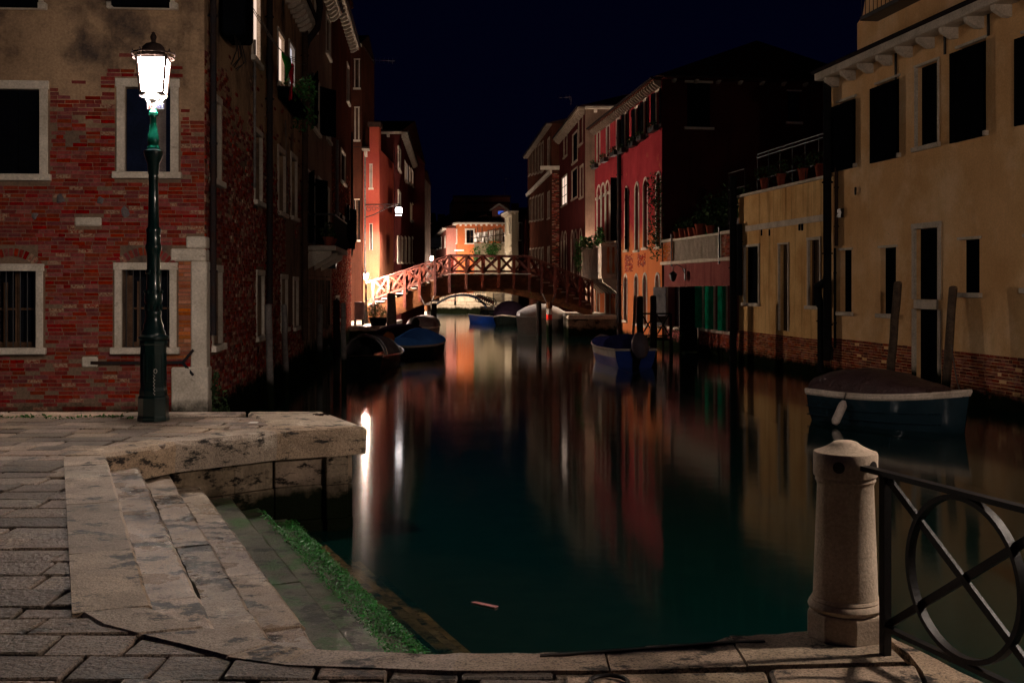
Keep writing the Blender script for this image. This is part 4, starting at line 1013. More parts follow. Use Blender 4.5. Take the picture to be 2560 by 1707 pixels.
lay_bricks(FR, brick_rects(uT0+.04, FR.uz(1750,850)[0], -.75, FR.uz(1800,832)[1], [], pitch=.075, L=.26), H.root, m_brick_low, 0, key=lambda q: 0)
H.fbox('terrace_kerb', m_stone, uT0+.02, uT1-.02, -.4, .14, zT+.003, zT+.14, bevel=.02)
zr = zT + 1.02
for pa, pb in ((1660, 1685), (1806, 1842)):
    a, b = sorted((FR.uz(pa,640)[0], FR.uz(pb,640)[0]))
    pier = H.fbox('terrace_pier', m_mortar, a, b, -.25, .05, zT+.145, zr); lay_bricks(FR, brick_rects(a+.005, b-.005, zT+.15, zr-.02, [], pitch=.085, L=.27, keep=lambda u,z: R.random() < .95), H.root, m_brick_org if pa < 1700 else m_brick_low, 0, key=lambda q: 0, w=.05)
    H.fbox('pier_cap', m_stone, a-.05, b+.05, -.3, .12, zr+.003, zr+.12, bevel=.02)
a, b = sorted((FR.uz(1685.5,640)[0], FR.uz(1805.5,640)[0]))
n = 36
pm = None
for k in range(n):
    u = a + (b-a)*(k+.5)/n
    if pm is None:
        q = MB(); g = FR.pt(u,0,zT); FR.box(q, u-.028, u+.028, -.025, .025, zT+.145, zr-.003); pm = q.mesh('terrace_bar', m_stone, g)
    o = bpy.data.objects.new('terrace_bar', pm); link(o); o.parent = H.root; o.location = FR.pt(u,0,zT) - ORG[H.root.name]
H.fbox('terrace_rail', m_stone, a, b, -.1, .08, zr, zr+.09, bevel=.015)
for pa in (1685.5, 1805.5):
    u = FR.uz(pa,640)[0]; H.fbox('rail_post', m_iron, u-.035, u+.035, .09, .15, zT-.1, zr+.3)
H.pipe(1846, 440, 900, r=.13, w=.2, mat=m_black)
zq = zr + .1
for i, px in enumerate((1691, 1706, 1717, 1728, 1741, 1750, 1774)):
    u = FR.uz(px, 590)[0]; s_ = (.8,1.1,.8,1.0,.9,1.25,.9)[i]
    p = MB(); p.lathe(FR.pt(u,-.02,zq), [(.13*s_,0),(.18*s_,.3*s_),(.2*s_,.3*s_),(.2*s_,.36*s_),(.15*s_,.36*s_)], 10)
    o = p.build('flower_pot', m_terra, label='%s terracotta pot on the white bar terrace rail' % ('first', 'second', 'third', 'fourth', 'fifth', 'largest', 'lone last')[i], cat='flower pot', group='pots on the terrace rail')
    leaf_cloud('plant', m_leaf, o, [(FR.pt(u,-.02,zq+.55*s_), (.25,.25,.3))], 60, .06)
bl = [(FR.pt(uT0 + (uT1-uT0)*k/11, -1.2-R.random()*1.5, zT+1.2+R.random()*1.4), (1.0,1.0,.9)) for k in range(12)]
leaf_cloud('terrace_shrubs', m_leaf, None, bl, 3200, .11, label='dark mass of shrubs on the roof terrace behind the white bars', cat='shrubs')
c = FP.pt(.15, .25, 5.0)
leaf_cloud('climbing_ivy', m_leaf, None, [(c+Vector((0,0,dz)), (.45,.5,.7)) for dz in (-1.6,-.8,0,.7,1.2)], 900, .08, label='ivy climbing the near corner of the red palazzo', cat='ivy')
# pergola frame of thin bars over the terrace corner
pg = thing('pergola_frame', 'thin metal trellis frame on the terrace beside the drain pipe', 'trellis', FR.pt(uT0+.4,-.5,zT))
ua, ub = FR.uz(1843,500)[0], FR.uz(1803,500)[0]; z_a, z_b = FR.uz(1803,565)[1], FR.uz(1803,440)[1]
for k in range(4): MB().tube([FR.pt(ua,-.3,z_a+(z_b-z_a)*k/3+.1), FR.pt(ub,-.3,z_a+(z_b-z_a)*k/3+.1)], .018, 5).build('cross_bar', m_polegrey, pg)
for u in (ua, ub): MB().tube([FR.pt(u,-.3,zr), FR.pt(u,-.3,z_b+.12)], .02, 5).build('upright', m_pipe, pg)
u = FR.uz(1828, 560)[0]; q = MB(); FR.box(q, u-.55, u+.5, -.4, -.1, zr+.125, zr+.55)
q.build('planter_box', m_tarpgrey, label='pale fabric planter box at the near end of the terrace', cat='planter', bevel=.03)
# wall lantern (unlit) over the door
ul, zl = FR.uz(1711, 683)
wl = thing('wall_lantern', 'small unlit wall lantern on a curved bracket above the doorway', 'lantern', FR.pt(ul, 0, zl))
MB().tube([FR.pt(ul-.1,.02,zl+.0), FR.pt(ul-.1,.12,zl+.25), FR.pt(ul-.03,.35,zl+.36), FR.pt(ul+.0,.5,zl+.25), FR.pt(ul+.0,.5,zl+.05)], .022, 7).build('bracket', m_iron, wl, smooth=True)
q = MB(); FR.box(q, ul-.18, ul-.03, .004, .03, zl-.3, zl+.2); q.build('wall_plate', m_iron, wl)
q = MB(); q.lathe(FR.pt(ul,.5,zl-.36), [(.05,0),(.13,.12),(.17,.30),(.19,.31),(.07,.42),(.02,.44)], 8); q.build('lantern_body', m_iron, wl)
q = MB(); q.lathe(FR.pt(ul,.5,zl-.27), [(.1,0),(.16,.2),(.1,.21)], 8); q.build('lantern_glass', m_glass, wl)

# ---------------------------------------------------------------- low ochre house with upper terrace
uL0, uL1 = FR.uz(2076, 700)[0], FR.uz(1847, 700)[0]
zL = FR.uz(1960, 470)[1]
H = House(FR, 'ochre_annex', 'low stained ochre house with a stone band and a railed terrace on top', 'house', uL0+.02, uL1+.0, -3, zL, 6, m_yellow2)
H.win(H.rect(1862, 1897, 618, 757), 'dark', fw=.07, muntin=False, rev=.12, pane=m_shut); H.win(H.rect(1948, 1971, 612, 826), 'dark', fw=.05, sill=False, muntin=False, rev=.15); H.win(H.rect(2022, 2050, 601, 764), 'dark', fw=.08, rev=.15)
H.wall()
a, b = uL0+.02, FR.uz(1866, 580)[0]
n = 7; zz = FR.uz(1960, 559)[1]
for k in range(n): H.fbox('band_stone', m_stone, a+(b-a)*k/n+.004, a+(b-a)*(k+1)/n-.004, .002, .05+R.uniform(0,.012), zz-.10, zz+.10, bevel=.01)
lay_bricks(FR, brick_rects(uL0+.03, uL1-.03, -1.25, FR.uz(1960,833)[1], [(h[0]-.1,h[1]+.1,h[2]-.1,h[3]+.1) for h in H.holes], pitch=.072, L=.25), H.root, m_brick_low, 0, key=lambda q: 0)
for px in (1904, 1924, 1999, 2006):
    u, z = FR.uz(px, 581 if px < 1930 else 567); H.fbox('vent_hole', m_shut, u-.07, u+.07, .003, .012, z-.12, z+.10)
H.fbox('terrace_edge', m_stone, uL0+.02, uL1, -.35, .10, zL+.003, zL+.09, bevel=.01)
rr = thing('terrace_railing', 'thin iron railing on top of the ochre annex', 'railing', FR.pt(uL0+2,-.1,zL))
zr2 = FR.uz(1884, 386)[1]; ue = FR.uz(1884, 386)[0]
for dz in (0, -.12, -.9): MB().tube([FR.pt(uL0+.1,-.15,zr2+dz), FR.pt(ue,-.15,zr2+dz)], .02, 6).build('rail', m_iron, rr)
for k in range(7): MB().tube([FR.pt(uL0+.1+(ue-uL0-.1)*k/6,-.15,zL+.09), FR.pt(uL0+.1+(ue-uL0-.1)*k/6,-.15,zr2)], .018, 6).build('upright', m_iron, rr)
for i, px in enumerate((1903, 1944, 1998, 2040)):
    u = FR.uz(px, 470)[0]; p = MB(); p.lathe(FR.pt(u,-.12,zL+.09), [(.10,0),(.16,.36),(.18,.36),(.18,.42),(.14,.42)], 10)
    o = p.build('flower_pot', m_terra, label='%s tall terracotta pot on the ochre annex terrace' % ('farthest', 'second', 'third', 'nearest')[i], cat='flower pot', group='pots on the annex terrace')
    leaf_cloud('plant', m_leaf, o, [(FR.pt(u,-.12,zL+.7), (.4,.4,.3))], 120, .07)
H.pipe(1858, 560, 738, r=.10, w=.14, mat=m_black)

# ---------------------------------------------------------------- big yellow house
uY0, uY1 = FR.uz(3050, 700)[0], uL0
zY = FR.uz(2075, 186)[1]
H = House(FR, 'yellow_house', 'large ochre yellow house with black shutters, a water door and a brick base', 'house', uY0, uY1, -3, zY, 10, m_yellow)
for pa, pb, yt, yb, st in ((2095,2139,258,420,1), (2192,2248,212,397,1), (2291,2346,170,370,0), (2395,2465,122,345,1), (2560,2640,84,300,1)):
    r = H.rect(pa, pb, yt, yb)
    w = H.win(r, 'dark', fw=.05, jamb=not st, muntin=False, rev=.15, pane=m_shut)
    if st:
        a, b, z0, z1 = r
        for u0_, u1_, tilt in ((a-.03, (a+b)/2-.01, .10), ((a+b)/2+.01, b+.16, .05)):
            q = MB(); n = 4
            for k in range(n):
                x0, x1 = u0_+(u1_-u0_)*k/n+.004, u0_+(u1_-u0_)*(k+1)/n-.004; d = .09+.006*(k % 2)
                FR.box(q, x0, x1, d, d+.035, z0-.12, z1-.10)
            q.build('shutter', m_shut, w)
for pa, pb, yt, yb in ((2101,2129,626,779), (2201,2240,620,784), (2401,2449,600,732), (2565,2615,592,720)):
    H.win(H.rect(pa, pb, yt, yb), 'dark', fw=.055, jamb=False, muntin=False, rev=.15, pane=m_shut)
dr = H.rect(2288, 2346, 573, 748); w = H.win(dr, 'dark', fw=.13, sill=False, muntin=False, rev=.15, pane=m_shut)
dr2 = H.rect(2288, 2346, 772, 1030); w = H.win(dr2, 'dark', fw=.13, sill=False, lintel=False, muntin=False, rev=.15, pane=m_shut, name='water_door')
H.fbox('door_lintel', m_stone, dr[0]-.0, dr[1]+.0, -.3, .05, dr2[3]+.003, dr[2]-.003, bevel=.01)
H.wall()
H.eaves(out=.5, h=.22, brk=1.05, bw=.16, bh=.26)
ebz = FR.uz(2075, 843)[1]
def zbase(u): return ebz
rects = brick_rects(uY0+.01, uY1-.02, -1.3, ebz+.02, [(dr2[0]-.15,dr2[1]+.15,-3,ebz+1)], pitch=.076, L=.27, keep=lambda u,z: R.random() < .97)
lay_bricks(FR, rects, H.root, m_brick_low, 300, key=lambda q: (q[1] < FR.uz(2600,800)[0])*100 + q[0])
H.pipe(2081, 190, 900, r=.12, w=.16, mat=m_black); H.pipe(2098, 420, 615, r=.05, w=.09, mat=m_copper); H.pipe(2092, 620, 870, r=.035, w=.06, mat=m_black)
u, z = FR.uz(2062, 720); q = MB(); q.tube([FR.pt(FR.uz(2081,660)[0],.16,FR.uz(2081,690)[1]), FR.pt(FR.uz(2079,700)[0],.17,FR.uz(2079,703)[1]), FR.pt(FR.uz(2060,715)[0],.2,FR.uz(2060,716)[1]), FR.pt(FR.uz(2058,735)[0],.18,FR.uz(2058,738)[1]), FR.pt(FR.uz(2062,760)[0],.14,FR.uz(2062,765)[1])], .12, 10); q.build('pipe_bend', m_black, H.root, smooth=True)
H.pipe(2062, 760, 930, r=.09, w=.14, mat=m_black)
for px, py in ((2241,165), (2364,90), (2473,40)):
    u, z = FR.uz(px, py); q = MB(); FR.box(q, u-.03, u+.03, .004, .04, z-.45, z+.4); q.build('wall_anchor', m_iron, H.root)
u, z = FR.uz(2105, 533); H.fbox('meter_box', m_iron, u-.13, u+.13, .004, .1, z-.13, z+.13)
u, z = FR.uz(2142, 478); q = MB(); q.tube([FR.pt(u,.04,z+.1), FR.pt(u-.05,.07,z), FR.pt(u,.04,z-.1)], .03, 6); q.build('mooring_hook', m_iron, H.root)
u, z = FR.uz(2072, 872); q = MB(); q.beam(FR.pt(u,.05,z+.35), FR.pt(u-.35,.05,z), .03, .08); q.beam(FR.pt(u-.35,.05,z), FR.pt(u-.3,.05,z-.3), .03, .08); q.build('iron_stay', m_pipe, H.root)
H.roof(rise=2.0, out=.55)
# attic gable set back on the roof
ga = FR.off(-1.0); u0_, u1_ = ga.uz(2600, 60)[0], ga.uz(2143, 100)[0]
q = MB(); poly = [ga.pt(u1_,0,zY), ga.pt(u1_,0,ga.uz(2143,60)[1]), ga.pt(u1_-.35,0,ga.uz(2165,35)[1]), ga.pt(u1_-1.6,0,zY+5.2), ga.pt(u0_,0,zY+5.2), ga.pt(u0_,0,zY)]
q.prism(poly, ga.n*-5); q.build('attic', m_yellow, H.root)
u, z = ga.uz(2255, 20); q = MB()
ga.box(q, u-1.2, u+1.4, .003, .55, z-.05, z+.06); q.build('attic_balcony', m_iron, H.root)
q = MB()
for k in range(12): q.tube([ga.pt(u-1.2+2.6*k/11,.5,z+.05), ga.pt(u-1.2+2.6*k/11,.5,z+.9)], .012, 5)
q.build('attic_railing', m_iron, H.root)
HY_ = H
# ================================================================ near quay
C0 = Vector((-3.83, 10.35)); dS = Vector((.384, -.923)); nS = Vector((.923, .384))
def SP(a, s, z): p = C0 + dS*a + nS*s; return Vector((p.x, p.y, z))
quay = [(-14,13.93), (-2.37,13.93), (-1.70,12.44), (-2.56,12.0), (-3.42,11.2), (-3.83,10.35), (-1.80,5.47), (-1.27,5.05), (-.95,4.84), (.35,4.82), (1.24,5.12), (1.70,5.12), (1.92,4.43), (3.2,.5), (3.6,-8), (-14,-8)]
qp = thing('quay_pavement', 'quay paved in dark trachyte slabs with pale worn coping stones', None, (-3, 6, 0), kind='structure')
bed = [(-14,13.75), (-2.50,13.75), (-2.0,12.55), (-2.72,12.20), (-3.60,11.32), (-4.02,10.38)] + quay[6:]
MB().prism([(x, y, -3.1) for x, y in bed], (0,0,3.1-.035)).build('paving_bed', m_joint, qp)
def inside(x, y, poly=quay):
    c = False; n = len(poly)
    for i in range(n):
        (x0,y0),(x1,y1) = poly[i], poly[i-1]
        if (y0 > y) != (y1 > y) and x < (x1-x0)*(y-y0)/(y1-y0)+x0: c = not c
    return c
def slab(poly, z0, z1, name, mat, parent, bevel=.012, jit=.006, tilt=.0):
    q = MB(); n = len(poly); t_ = [R.uniform(-tilt, tilt) for _ in poly]
    P_ = [Vector((x+R.uniform(-jit,jit), y+R.uniform(-jit,jit), z1+t_[i])) for i, (x, y) in enumerate(poly)]
    q.add([Vector((p.x,p.y,z0)) for p in P_] + P_, [list(range(n))[::-1], list(range(n,2*n))] + [(i,(i+1)%n,n+(i+1)%n,n+i) for i in range(n)])
    return q.build(name, mat, parent, bevel=bevel)
def rough_slab(path_in, path_out, z0, z1, name, mat, parent, chip=.02, sub=6, round_=.03):
    # coping stone with a worn, chipped outer lip: path_in / path_out are the two long edges (2 points each)
    q = MB(); rows = []
    a0, a1 = Vector(path_in[0]), Vector(path_in[1]); b0, b1 = Vector(path_out[0]), Vector(path_out[1])
    for i in range(sub+1):
        s_ = i/sub; p = a0.lerp(a1, s_); r = b0.lerp(b1, s_); o = (r-p).normalized()
        e = 0 if i in (0, sub) else 1
        c = abs(R.gauss(0, chip))*e; cz = abs(R.gauss(0, chip*.8))*e
        r1 = r - o*(round_+c); r2 = r - o*(c*.5)
        rows.append([Vector((p.x,p.y,z0)), Vector((p.x,p.y,z1)), Vector((*p.lerp(r1,.5),z1+R.uniform(-.004,.004))), Vector((r1.x,r1.y,z1-cz*.3)), Vector((r2.x,r2.y,z1-round_*.8-cz)), Vector((r.x,r.y,z1-round_*2.2-cz)), Vector((r.x-o.x*.02,r.y-o.y*.02,z0)), Vector((p.x,p.y,z0))])
    q.loft(rows); return q.build(name, mat, parent)
ZC = .012
# rows of paving run left to right, cross joints away from the eye
stones_ = []
def pave(x0, x1, y0, y1, rh, lmin, lmax):
    y = y0
    while y < y1 - .02:
        h = rh*R.uniform(.9, 1.12); h = min(h, y1-y)
        x = x0 + R.uniform(-.3, 0)
        while x < x1:
            l = R.uniform(lmin, lmax); sk = R.uniform(-.02,.02)
            P_ = [(x+.009, y+.009), (x+l-.009, y+.009), (x+l-.009+sk, y+h-.009), (x+.009+sk, y+h-.009)]
            cx_, cy_ = x+l/2, y+h/2; x_next = x+l
            for ci_ in (2, 3):
                yy_ = P_[ci_][1]
                while yy_ > y+.06 and not inside(P_[ci_][0], yy_): yy_ -= .02
                P_[ci_] = (P_[ci_][0], yy_)
            while l > .12 and not all(inside(px_, py_) for px_, py_ in P_[1:3]):
                l -= .03; P_ = [P_[0], (x+l, P_[1][1]), (x+l, P_[2][1]), P_[3]]; cx_ = x+l/2
            if all(inside(px_, py_) for px_, py_ in P_) and abs(cx_) < 1.02*cy_*.47+.6 and cy_ > 4.0: stones_.append(P_)
            x = x_next
        y += h
pave(-7.5, -2.2, 5.5, 13.5, .31, .30, .62)
pave(-3.4, .30, 3.9, 5.5, .265, .24, .52)
def covered(P_):  # wholly under a coping stone
    cx_, cy_ = sum(p[0] for p in P_)/4, sum(p[1] for p in P_)/4
    q = C0 + Vector((0,0)); v = Vector((cx_,cy_)) - C0
    return -.28 < v.dot(nS) < 0 and 0 < v.dot(dS) < 5.1
stones_.sort(key=lambda P_: P_[0][1])
rest = MB()
for i, P_ in enumerate(stones_):
    zt = R.uniform(-.008, .004)
    if i < 300: slab(P_, -.09, zt, 'paving_stone', m_pave, qp, bevel=.008, jit=.006, tilt=.005)
    else: rest.prism([(x,y,-.09) for x,y in P_], (0,0,.09+zt))
if rest.v: rest.build('paving_stone', m_pave, qp, kind='stuff')
# coping along the steps
al = [0.0, .55, 1.25, 2.4, 4.0, 5.28]
for i in range(5):
    p, q_ = al[i]+.006, al[i+1]-.006
    wi = -.36
    a0, a1 = SP(p, wi, 0), SP(q_, wi, 0); b0, b1 = SP(p, .012, 0), SP(q_, .012, 0)
    if i == 0: a0 = SP(-.05, wi, 0)
    rough_slab(((a0.x,a0.y),(a1.x,a1.y)), ((b0.x,b0.y),(b1.x,b1.y)), -.20, ZC, 'coping_stone', m_cope, qp, chip=.008, sub=7, round_=.018)
# platform front coping (thick, overhanging, chipped)
fr_o = [(-3.86,10.30), (-3.42,11.24), (-2.52,12.06), (-1.64,12.46)]
fr_o = [(-3.83,10.33), (-3.40,10.98), (-2.98,11.62), (-2.52,12.02), (-1.66,12.44)]
fr_i = [(-4.19,10.32), (-3.93,10.85), (-3.55,11.46), (-2.66,12.42), (-2.60,12.50)]
fr_o = [(-3.83,10.33), (-3.42,11.20), (-2.56,12.00), (-1.64,12.46)]
fr_i = [(-4.19,10.32), (-3.76,11.36), (-2.84,12.22), (-2.62,12.48)]
for i in range(3): rough_slab((fr_i[i], fr_i[i+1]), (fr_o[i], fr_o[i+1]), -.30, ZC+.004, 'coping_stone', m_cope, qp, chip=.03, sub=14, round_=.035)
slab([(-3.33,13.88),(-2.70,12.40),(-2.64,12.44),(-1.69,12.46),(-2.40,13.9)], -.30, ZC+.006, 'end_slab', m_cope, qp, bevel=.03)
for k in range(7):
    x1 = -3.36 - k*1.5; slab([(x1-1.48,13.52),(x1,13.52),(x1,13.9),(x1-1.48,13.9)], -.30, ZC, 'coping_stone', m_cope, qp, bevel=.015)
# curved corner and front coping
ci = [(-2.17,5.44), (-1.93,5.17), (-1.72,5.03), (-1.45,4.86), (-1.22,4.72), (-.95,4.62), (-.25,4.55), (.40,4.55)]
co = [(-1.80,5.46), (-1.60,5.27), (-1.42,5.14), (-1.22,5.02), (-1.05,4.92), (-.86,4.85), (-.22,4.80), (.40,4.83)]
for i, (p, q_) in enumerate(((0,2),(2,4),(4,5),(5,6),(6,7))):
    if q_-p == 1: rough_slab((ci[p], ci[q_]), (co[p], co[q_]), -.25, ZC, 'coping_stone', m_cope, qp, chip=.014, sub=8)
    else:
        slab([ci[p], ci[p+1], ci[q_], co[q_], co[p+1], co[p]], -.25, ZC, 'coping_stone', m_cope, qp, bevel=.015, jit=.004)
for i, (x0, x1, yo0, yo1) in enumerate(((.41, .98, 4.83, 5.02), (.99, 1.66, 5.03, 5.16))):
    rough_slab(((x0, 4.55+.05*i), (x1, 4.60+.05*i)), ((x0, yo0), (x1, yo1)), -.25, ZC+.003*i, 'coping_stone', m_cope, qp, chip=.022, sub=9)
slab([(.42,4.18), (1.0,4.10), (1.05,4.57), (.42,4.535)], -.2, .004, 'large_slab', m_cope, qp)
slab([(1.02,4.05), (1.55,3.95), (1.70,4.63), (1.07,4.585)], -.2, .008, 'large_slab', m_cope, qp)
rough_slab(((1.57,3.95), (1.72,4.66)), ((1.96,4.30), (1.69,5.12)), -.25, ZC, 'coping_stone', m_cope, qp, chip=.01, sub=6)
slab([(1.0,3.3), (1.55,3.3), (1.54,3.93), (1.01,4.03)], -.2, .006, 'large_slab', m_cope, qp)
slab([(1.57,3.3), (2.28,3.3), (1.97,4.28), (1.57,3.93)], -.2, .006, 'large_slab', m_cope, qp)
slab([(.42,3.5), (.98,3.5), (.98,4.08), (.42,4.16)], -.2, .004, 'large_slab', m_cope, qp)
for k in range(14): slab([(-3+.33*k, 3.55), (-2.68+.33*k, 3.55), (-2.68+.33*k, 3.86), (-3+.33*k, 3.86)], -.1, 0, 'paving_stone', m_pave, qp, bevel=.008) if -3+.33*k < .05 else None
# iron strip let into the coping, ring plate
q = MB(); q.box((-.0,0,0), (1,1,1)); q = MB()
pts = [ground(1350,1647), ground(1560,1633), ground(1780,1616), ground(1912,1610)]
rows = []
for i, p in enumerate(pts):
    rows.append([Vector((p.x,p.y-.012,ZC-.01)), Vector((p.x,p.y-.012,ZC+.007)), Vector((p.x,p.y+.012,ZC+.007)), Vector((p.x,p.y+.012,ZC-.01))])
q.loft(rows); q.build('iron_strip', m_iron, label='rusty iron strip let into the pale coping stone', cat='iron strip')
c = ground(1500, 1702); mp_ = thing('ring_plate', 'square stone plate with an iron mooring ring set in the quay', 'plate', (c.x, c.y-.12, 0))
q = MB(); q.box((c.x-.14,c.y-.26,-.03), (c.x+.17,c.y+.015,.014)); q.build('plate', m_cope, mp_, bevel=.008)
q = MB(); q.tube([(c.x+.03+.075*math.cos(t_), c.y-.075+.07*math.sin(t_), .026) for t_ in [2*math.pi*k/20 for k in range(20)]], .009, 8, closed=True); q.build('ring', m_iron, mp_, smooth=True)
# platform wall: courses of stone below the coping, green-black under the tide line
qw = thing('quay_wall', 'stone quay wall, black with algae below the tide line', None, (-2.7, 11.4, -2), kind='structure')
def wall_course(p, q_, inset, z0, z1, lens):
    p, q_ = Vector(p), Vector(q_); d = (q_-p); Lw = d.length; d.normalize(); n_ = Vector((d.y,-d.x)); x = 0; i = 0
    while x < Lw - .02:
        l = min(lens[i % len(lens)], Lw-x); i += 1
        pr = R.uniform(-.012,.012) - inset; a = p + d*(x+.002) + n_*pr; b = p + d*(x+l-.002) + n_*pr; back = n_*-.25
        slab([(a.x,a.y),(b.x,b.y),(b.x+back.x,b.y+back.y),(a.x+back.x,a.y+back.y)], z0+.002, z1-.002, 'wall_stone', m_wallst, qw, bevel=.009, jit=.004)
        x += l
wpath = [(-3.85,10.36), (-3.44,11.23), (-2.58,12.03), (-1.78,12.42)]
for z0, z1, ins, ls in ((-.62,-.30,.06,(.7,.55,.95,.6)), (-1.0,-.62,.05,(.55,.8,.7,.9)), (-2.2,-1.0,.04,(.9,1.1))):
    for i in range(3): wall_course(wpath[i], wpath[i+1], ins, z0, z1, ls)
for z0, z1 in ((-.62,-.30), (-1.0,-.62), (-2.2,-1.0)): wall_course((-1.80,12.36), (-2.42,13.8), .03, z0, z1, (.7,.8))
# litter on the platform
lt = MB(); c = ground(803, 1042); 
for k in range(7):
    a_ = R.uniform(0,3.1); l = R.uniform(.03,.09); x_, y_ = c.x+R.uniform(-.08,.08), c.y+R.uniform(-.06,.06)
    lt.tube([(x_-l*math.cos(a_), y_-l*math.sin(a_), ZC+.012), (x_, y_, ZC+.03), (x_+l*math.cos(a_), y_+l*math.sin(a_), ZC+.014)], .006, 4)
lt.build('twig_litter', m_poledark, label='small tangle of dark twigs on the end slab of the quay', cat='litter')
q = MB(); c = ground(632, 1061); q.prism([(c.x-.05,c.y-.03,.02), (c.x+.05,c.y-.02,.018), (c.x+.06,c.y+.03,.024), (c.x-.03,c.y+.025,.026)], (0,0,.004)); q.build('paper_scrap', m_paper, label='crumpled pale scrap of paper on the quay paving', cat='litter')
gs = [(ground(px, py), (.25,.05,.03)) for px, py in ((40,1043),(95,1041),(230,1043),(270,1042),(300,1044),(150,1046))]
leaf_cloud('joint_weeds', m_leafgreen, None, gs, 260, .028, kind='stuff', label='small green weeds growing along the quay edge joints')

# ================================================================ water steps
st = thing('water_steps', 'flight of worn stone steps going down into the canal', None, (-2.5, 7.5, -.5), kind='structure')
for k in range(1, 11):
    z = -.16*k if k < 7 else -1.17 - .24*(k-7)
    s0, s1 = .325*(k-1) - (.04 if k > 1 else 0), .325*k
    a_far = -.40*((s0+s1)/2) - .55; a_near = 6.02+.416*s1
    cuts = [a_far]
    n = 4 if k < 7 else 3
    for i in range(1, n): cuts.append(a_far + (a_near-a_far)*(i/n) + R.uniform(-.35,.35))
    cuts.append(a_near+.1)
    mt = m_step if k < 4 else (m_step_g if k < 7 else m_sunk)
    for i in range(n):
        a, b = cuts[i]+.004, cuts[i+1]-.004
        dz = R.uniform(-.008,.008)
        p0, p1, q0, q1 = SP(a,s0,0), SP(b,s0,0), SP(a,s1,0), SP(b,s1+R.uniform(-.01,.01),0)
        if i == 0: p0 = SP(-.40*s0-.55, s0, 0); q0 = SP(-.40*s1-.55, s1, 0)
        rough_slab(((p0.x,p0.y),(p1.x,p1.y)), ((q0.x,q0.y),(q1.x,q1.y)), z-.32, z+dz, 'step_stone', mt, st, chip=.007, sub=12, round_=.022)
# shade and dirt modelled as black strips in the inner corner of every tread
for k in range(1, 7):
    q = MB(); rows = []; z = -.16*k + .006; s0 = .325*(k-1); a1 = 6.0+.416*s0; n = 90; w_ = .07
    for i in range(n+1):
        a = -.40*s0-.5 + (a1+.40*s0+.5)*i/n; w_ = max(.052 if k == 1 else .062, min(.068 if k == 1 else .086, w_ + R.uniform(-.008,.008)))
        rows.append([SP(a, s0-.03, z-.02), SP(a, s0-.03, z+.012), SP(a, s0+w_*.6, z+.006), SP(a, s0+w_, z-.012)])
    q.loft(rows); q.build('corner_shade_dirt', m_joint, st)
# seaweed on the lowest dry step
wv, wf = [], []
for _ in range(30000):
    k = 6 if R.random() < .88 else 5
    a = R.uniform(-.95, 6.9)
    s_ = (.325*k - abs(R.gauss(0, .13 if k == 6 else .04)) + (.03 if k == 6 else 0))
    if k == 6 and s_ < 1.62 or a < -.40*s_-.12: continue
    if R.random() > .35 + .65*(.5+.5*math.sin(a*3.1+math.sin(a*7.7))) and s_ < .325*k-.08: continue
    z = -.16*k + .012
    if s_ > .325*k-.01: z -= abs(R.gauss(0,.07))
    p = SP(a, s_, z + R.uniform(0,.022)); h = R.uniform(.005,.014)
    d = Vector((R.uniform(-1,1), R.uniform(-1,1), R.uniform(-.5,.6))).normalized(); e_ = d.cross(Vector((R.uniform(-1,1),R.uniform(-1,1),1.2))).normalized()
    b_ = len(wv); wv += [p-d*h, p+e_*h*.6, p+d*h, p-e_*h*.6]; wf.append((b_,b_+1,b_+2,b_+3))
me = bpy.data.meshes.new('seaweed'); org = SP(3, 1.9, -.96); me.from_pydata([tuple(p-org) for p in wv], [], wf); me.materials.append(m_weed)
ob = link(bpy.data.objects.new('seaweed', me)); ob.location = org; tag(ob, 'bright green wet seaweed along the lowest step', None, None, 'stuff')
q = MB(); c = ground(1205, 1516, WATER); q.prism([(c.x-.10,c.y+.10,WATER+.004), (c.x-.055,c.y+.125,WATER+.004), (c.x+.14,c.y-.02,WATER+.006), (c.x+.11,c.y-.06,WATER+.006)], (0,0,.008)); q.build('floating_strip', m_pinklit, label='pinkish strip of litter floating near the steps', cat='litter')

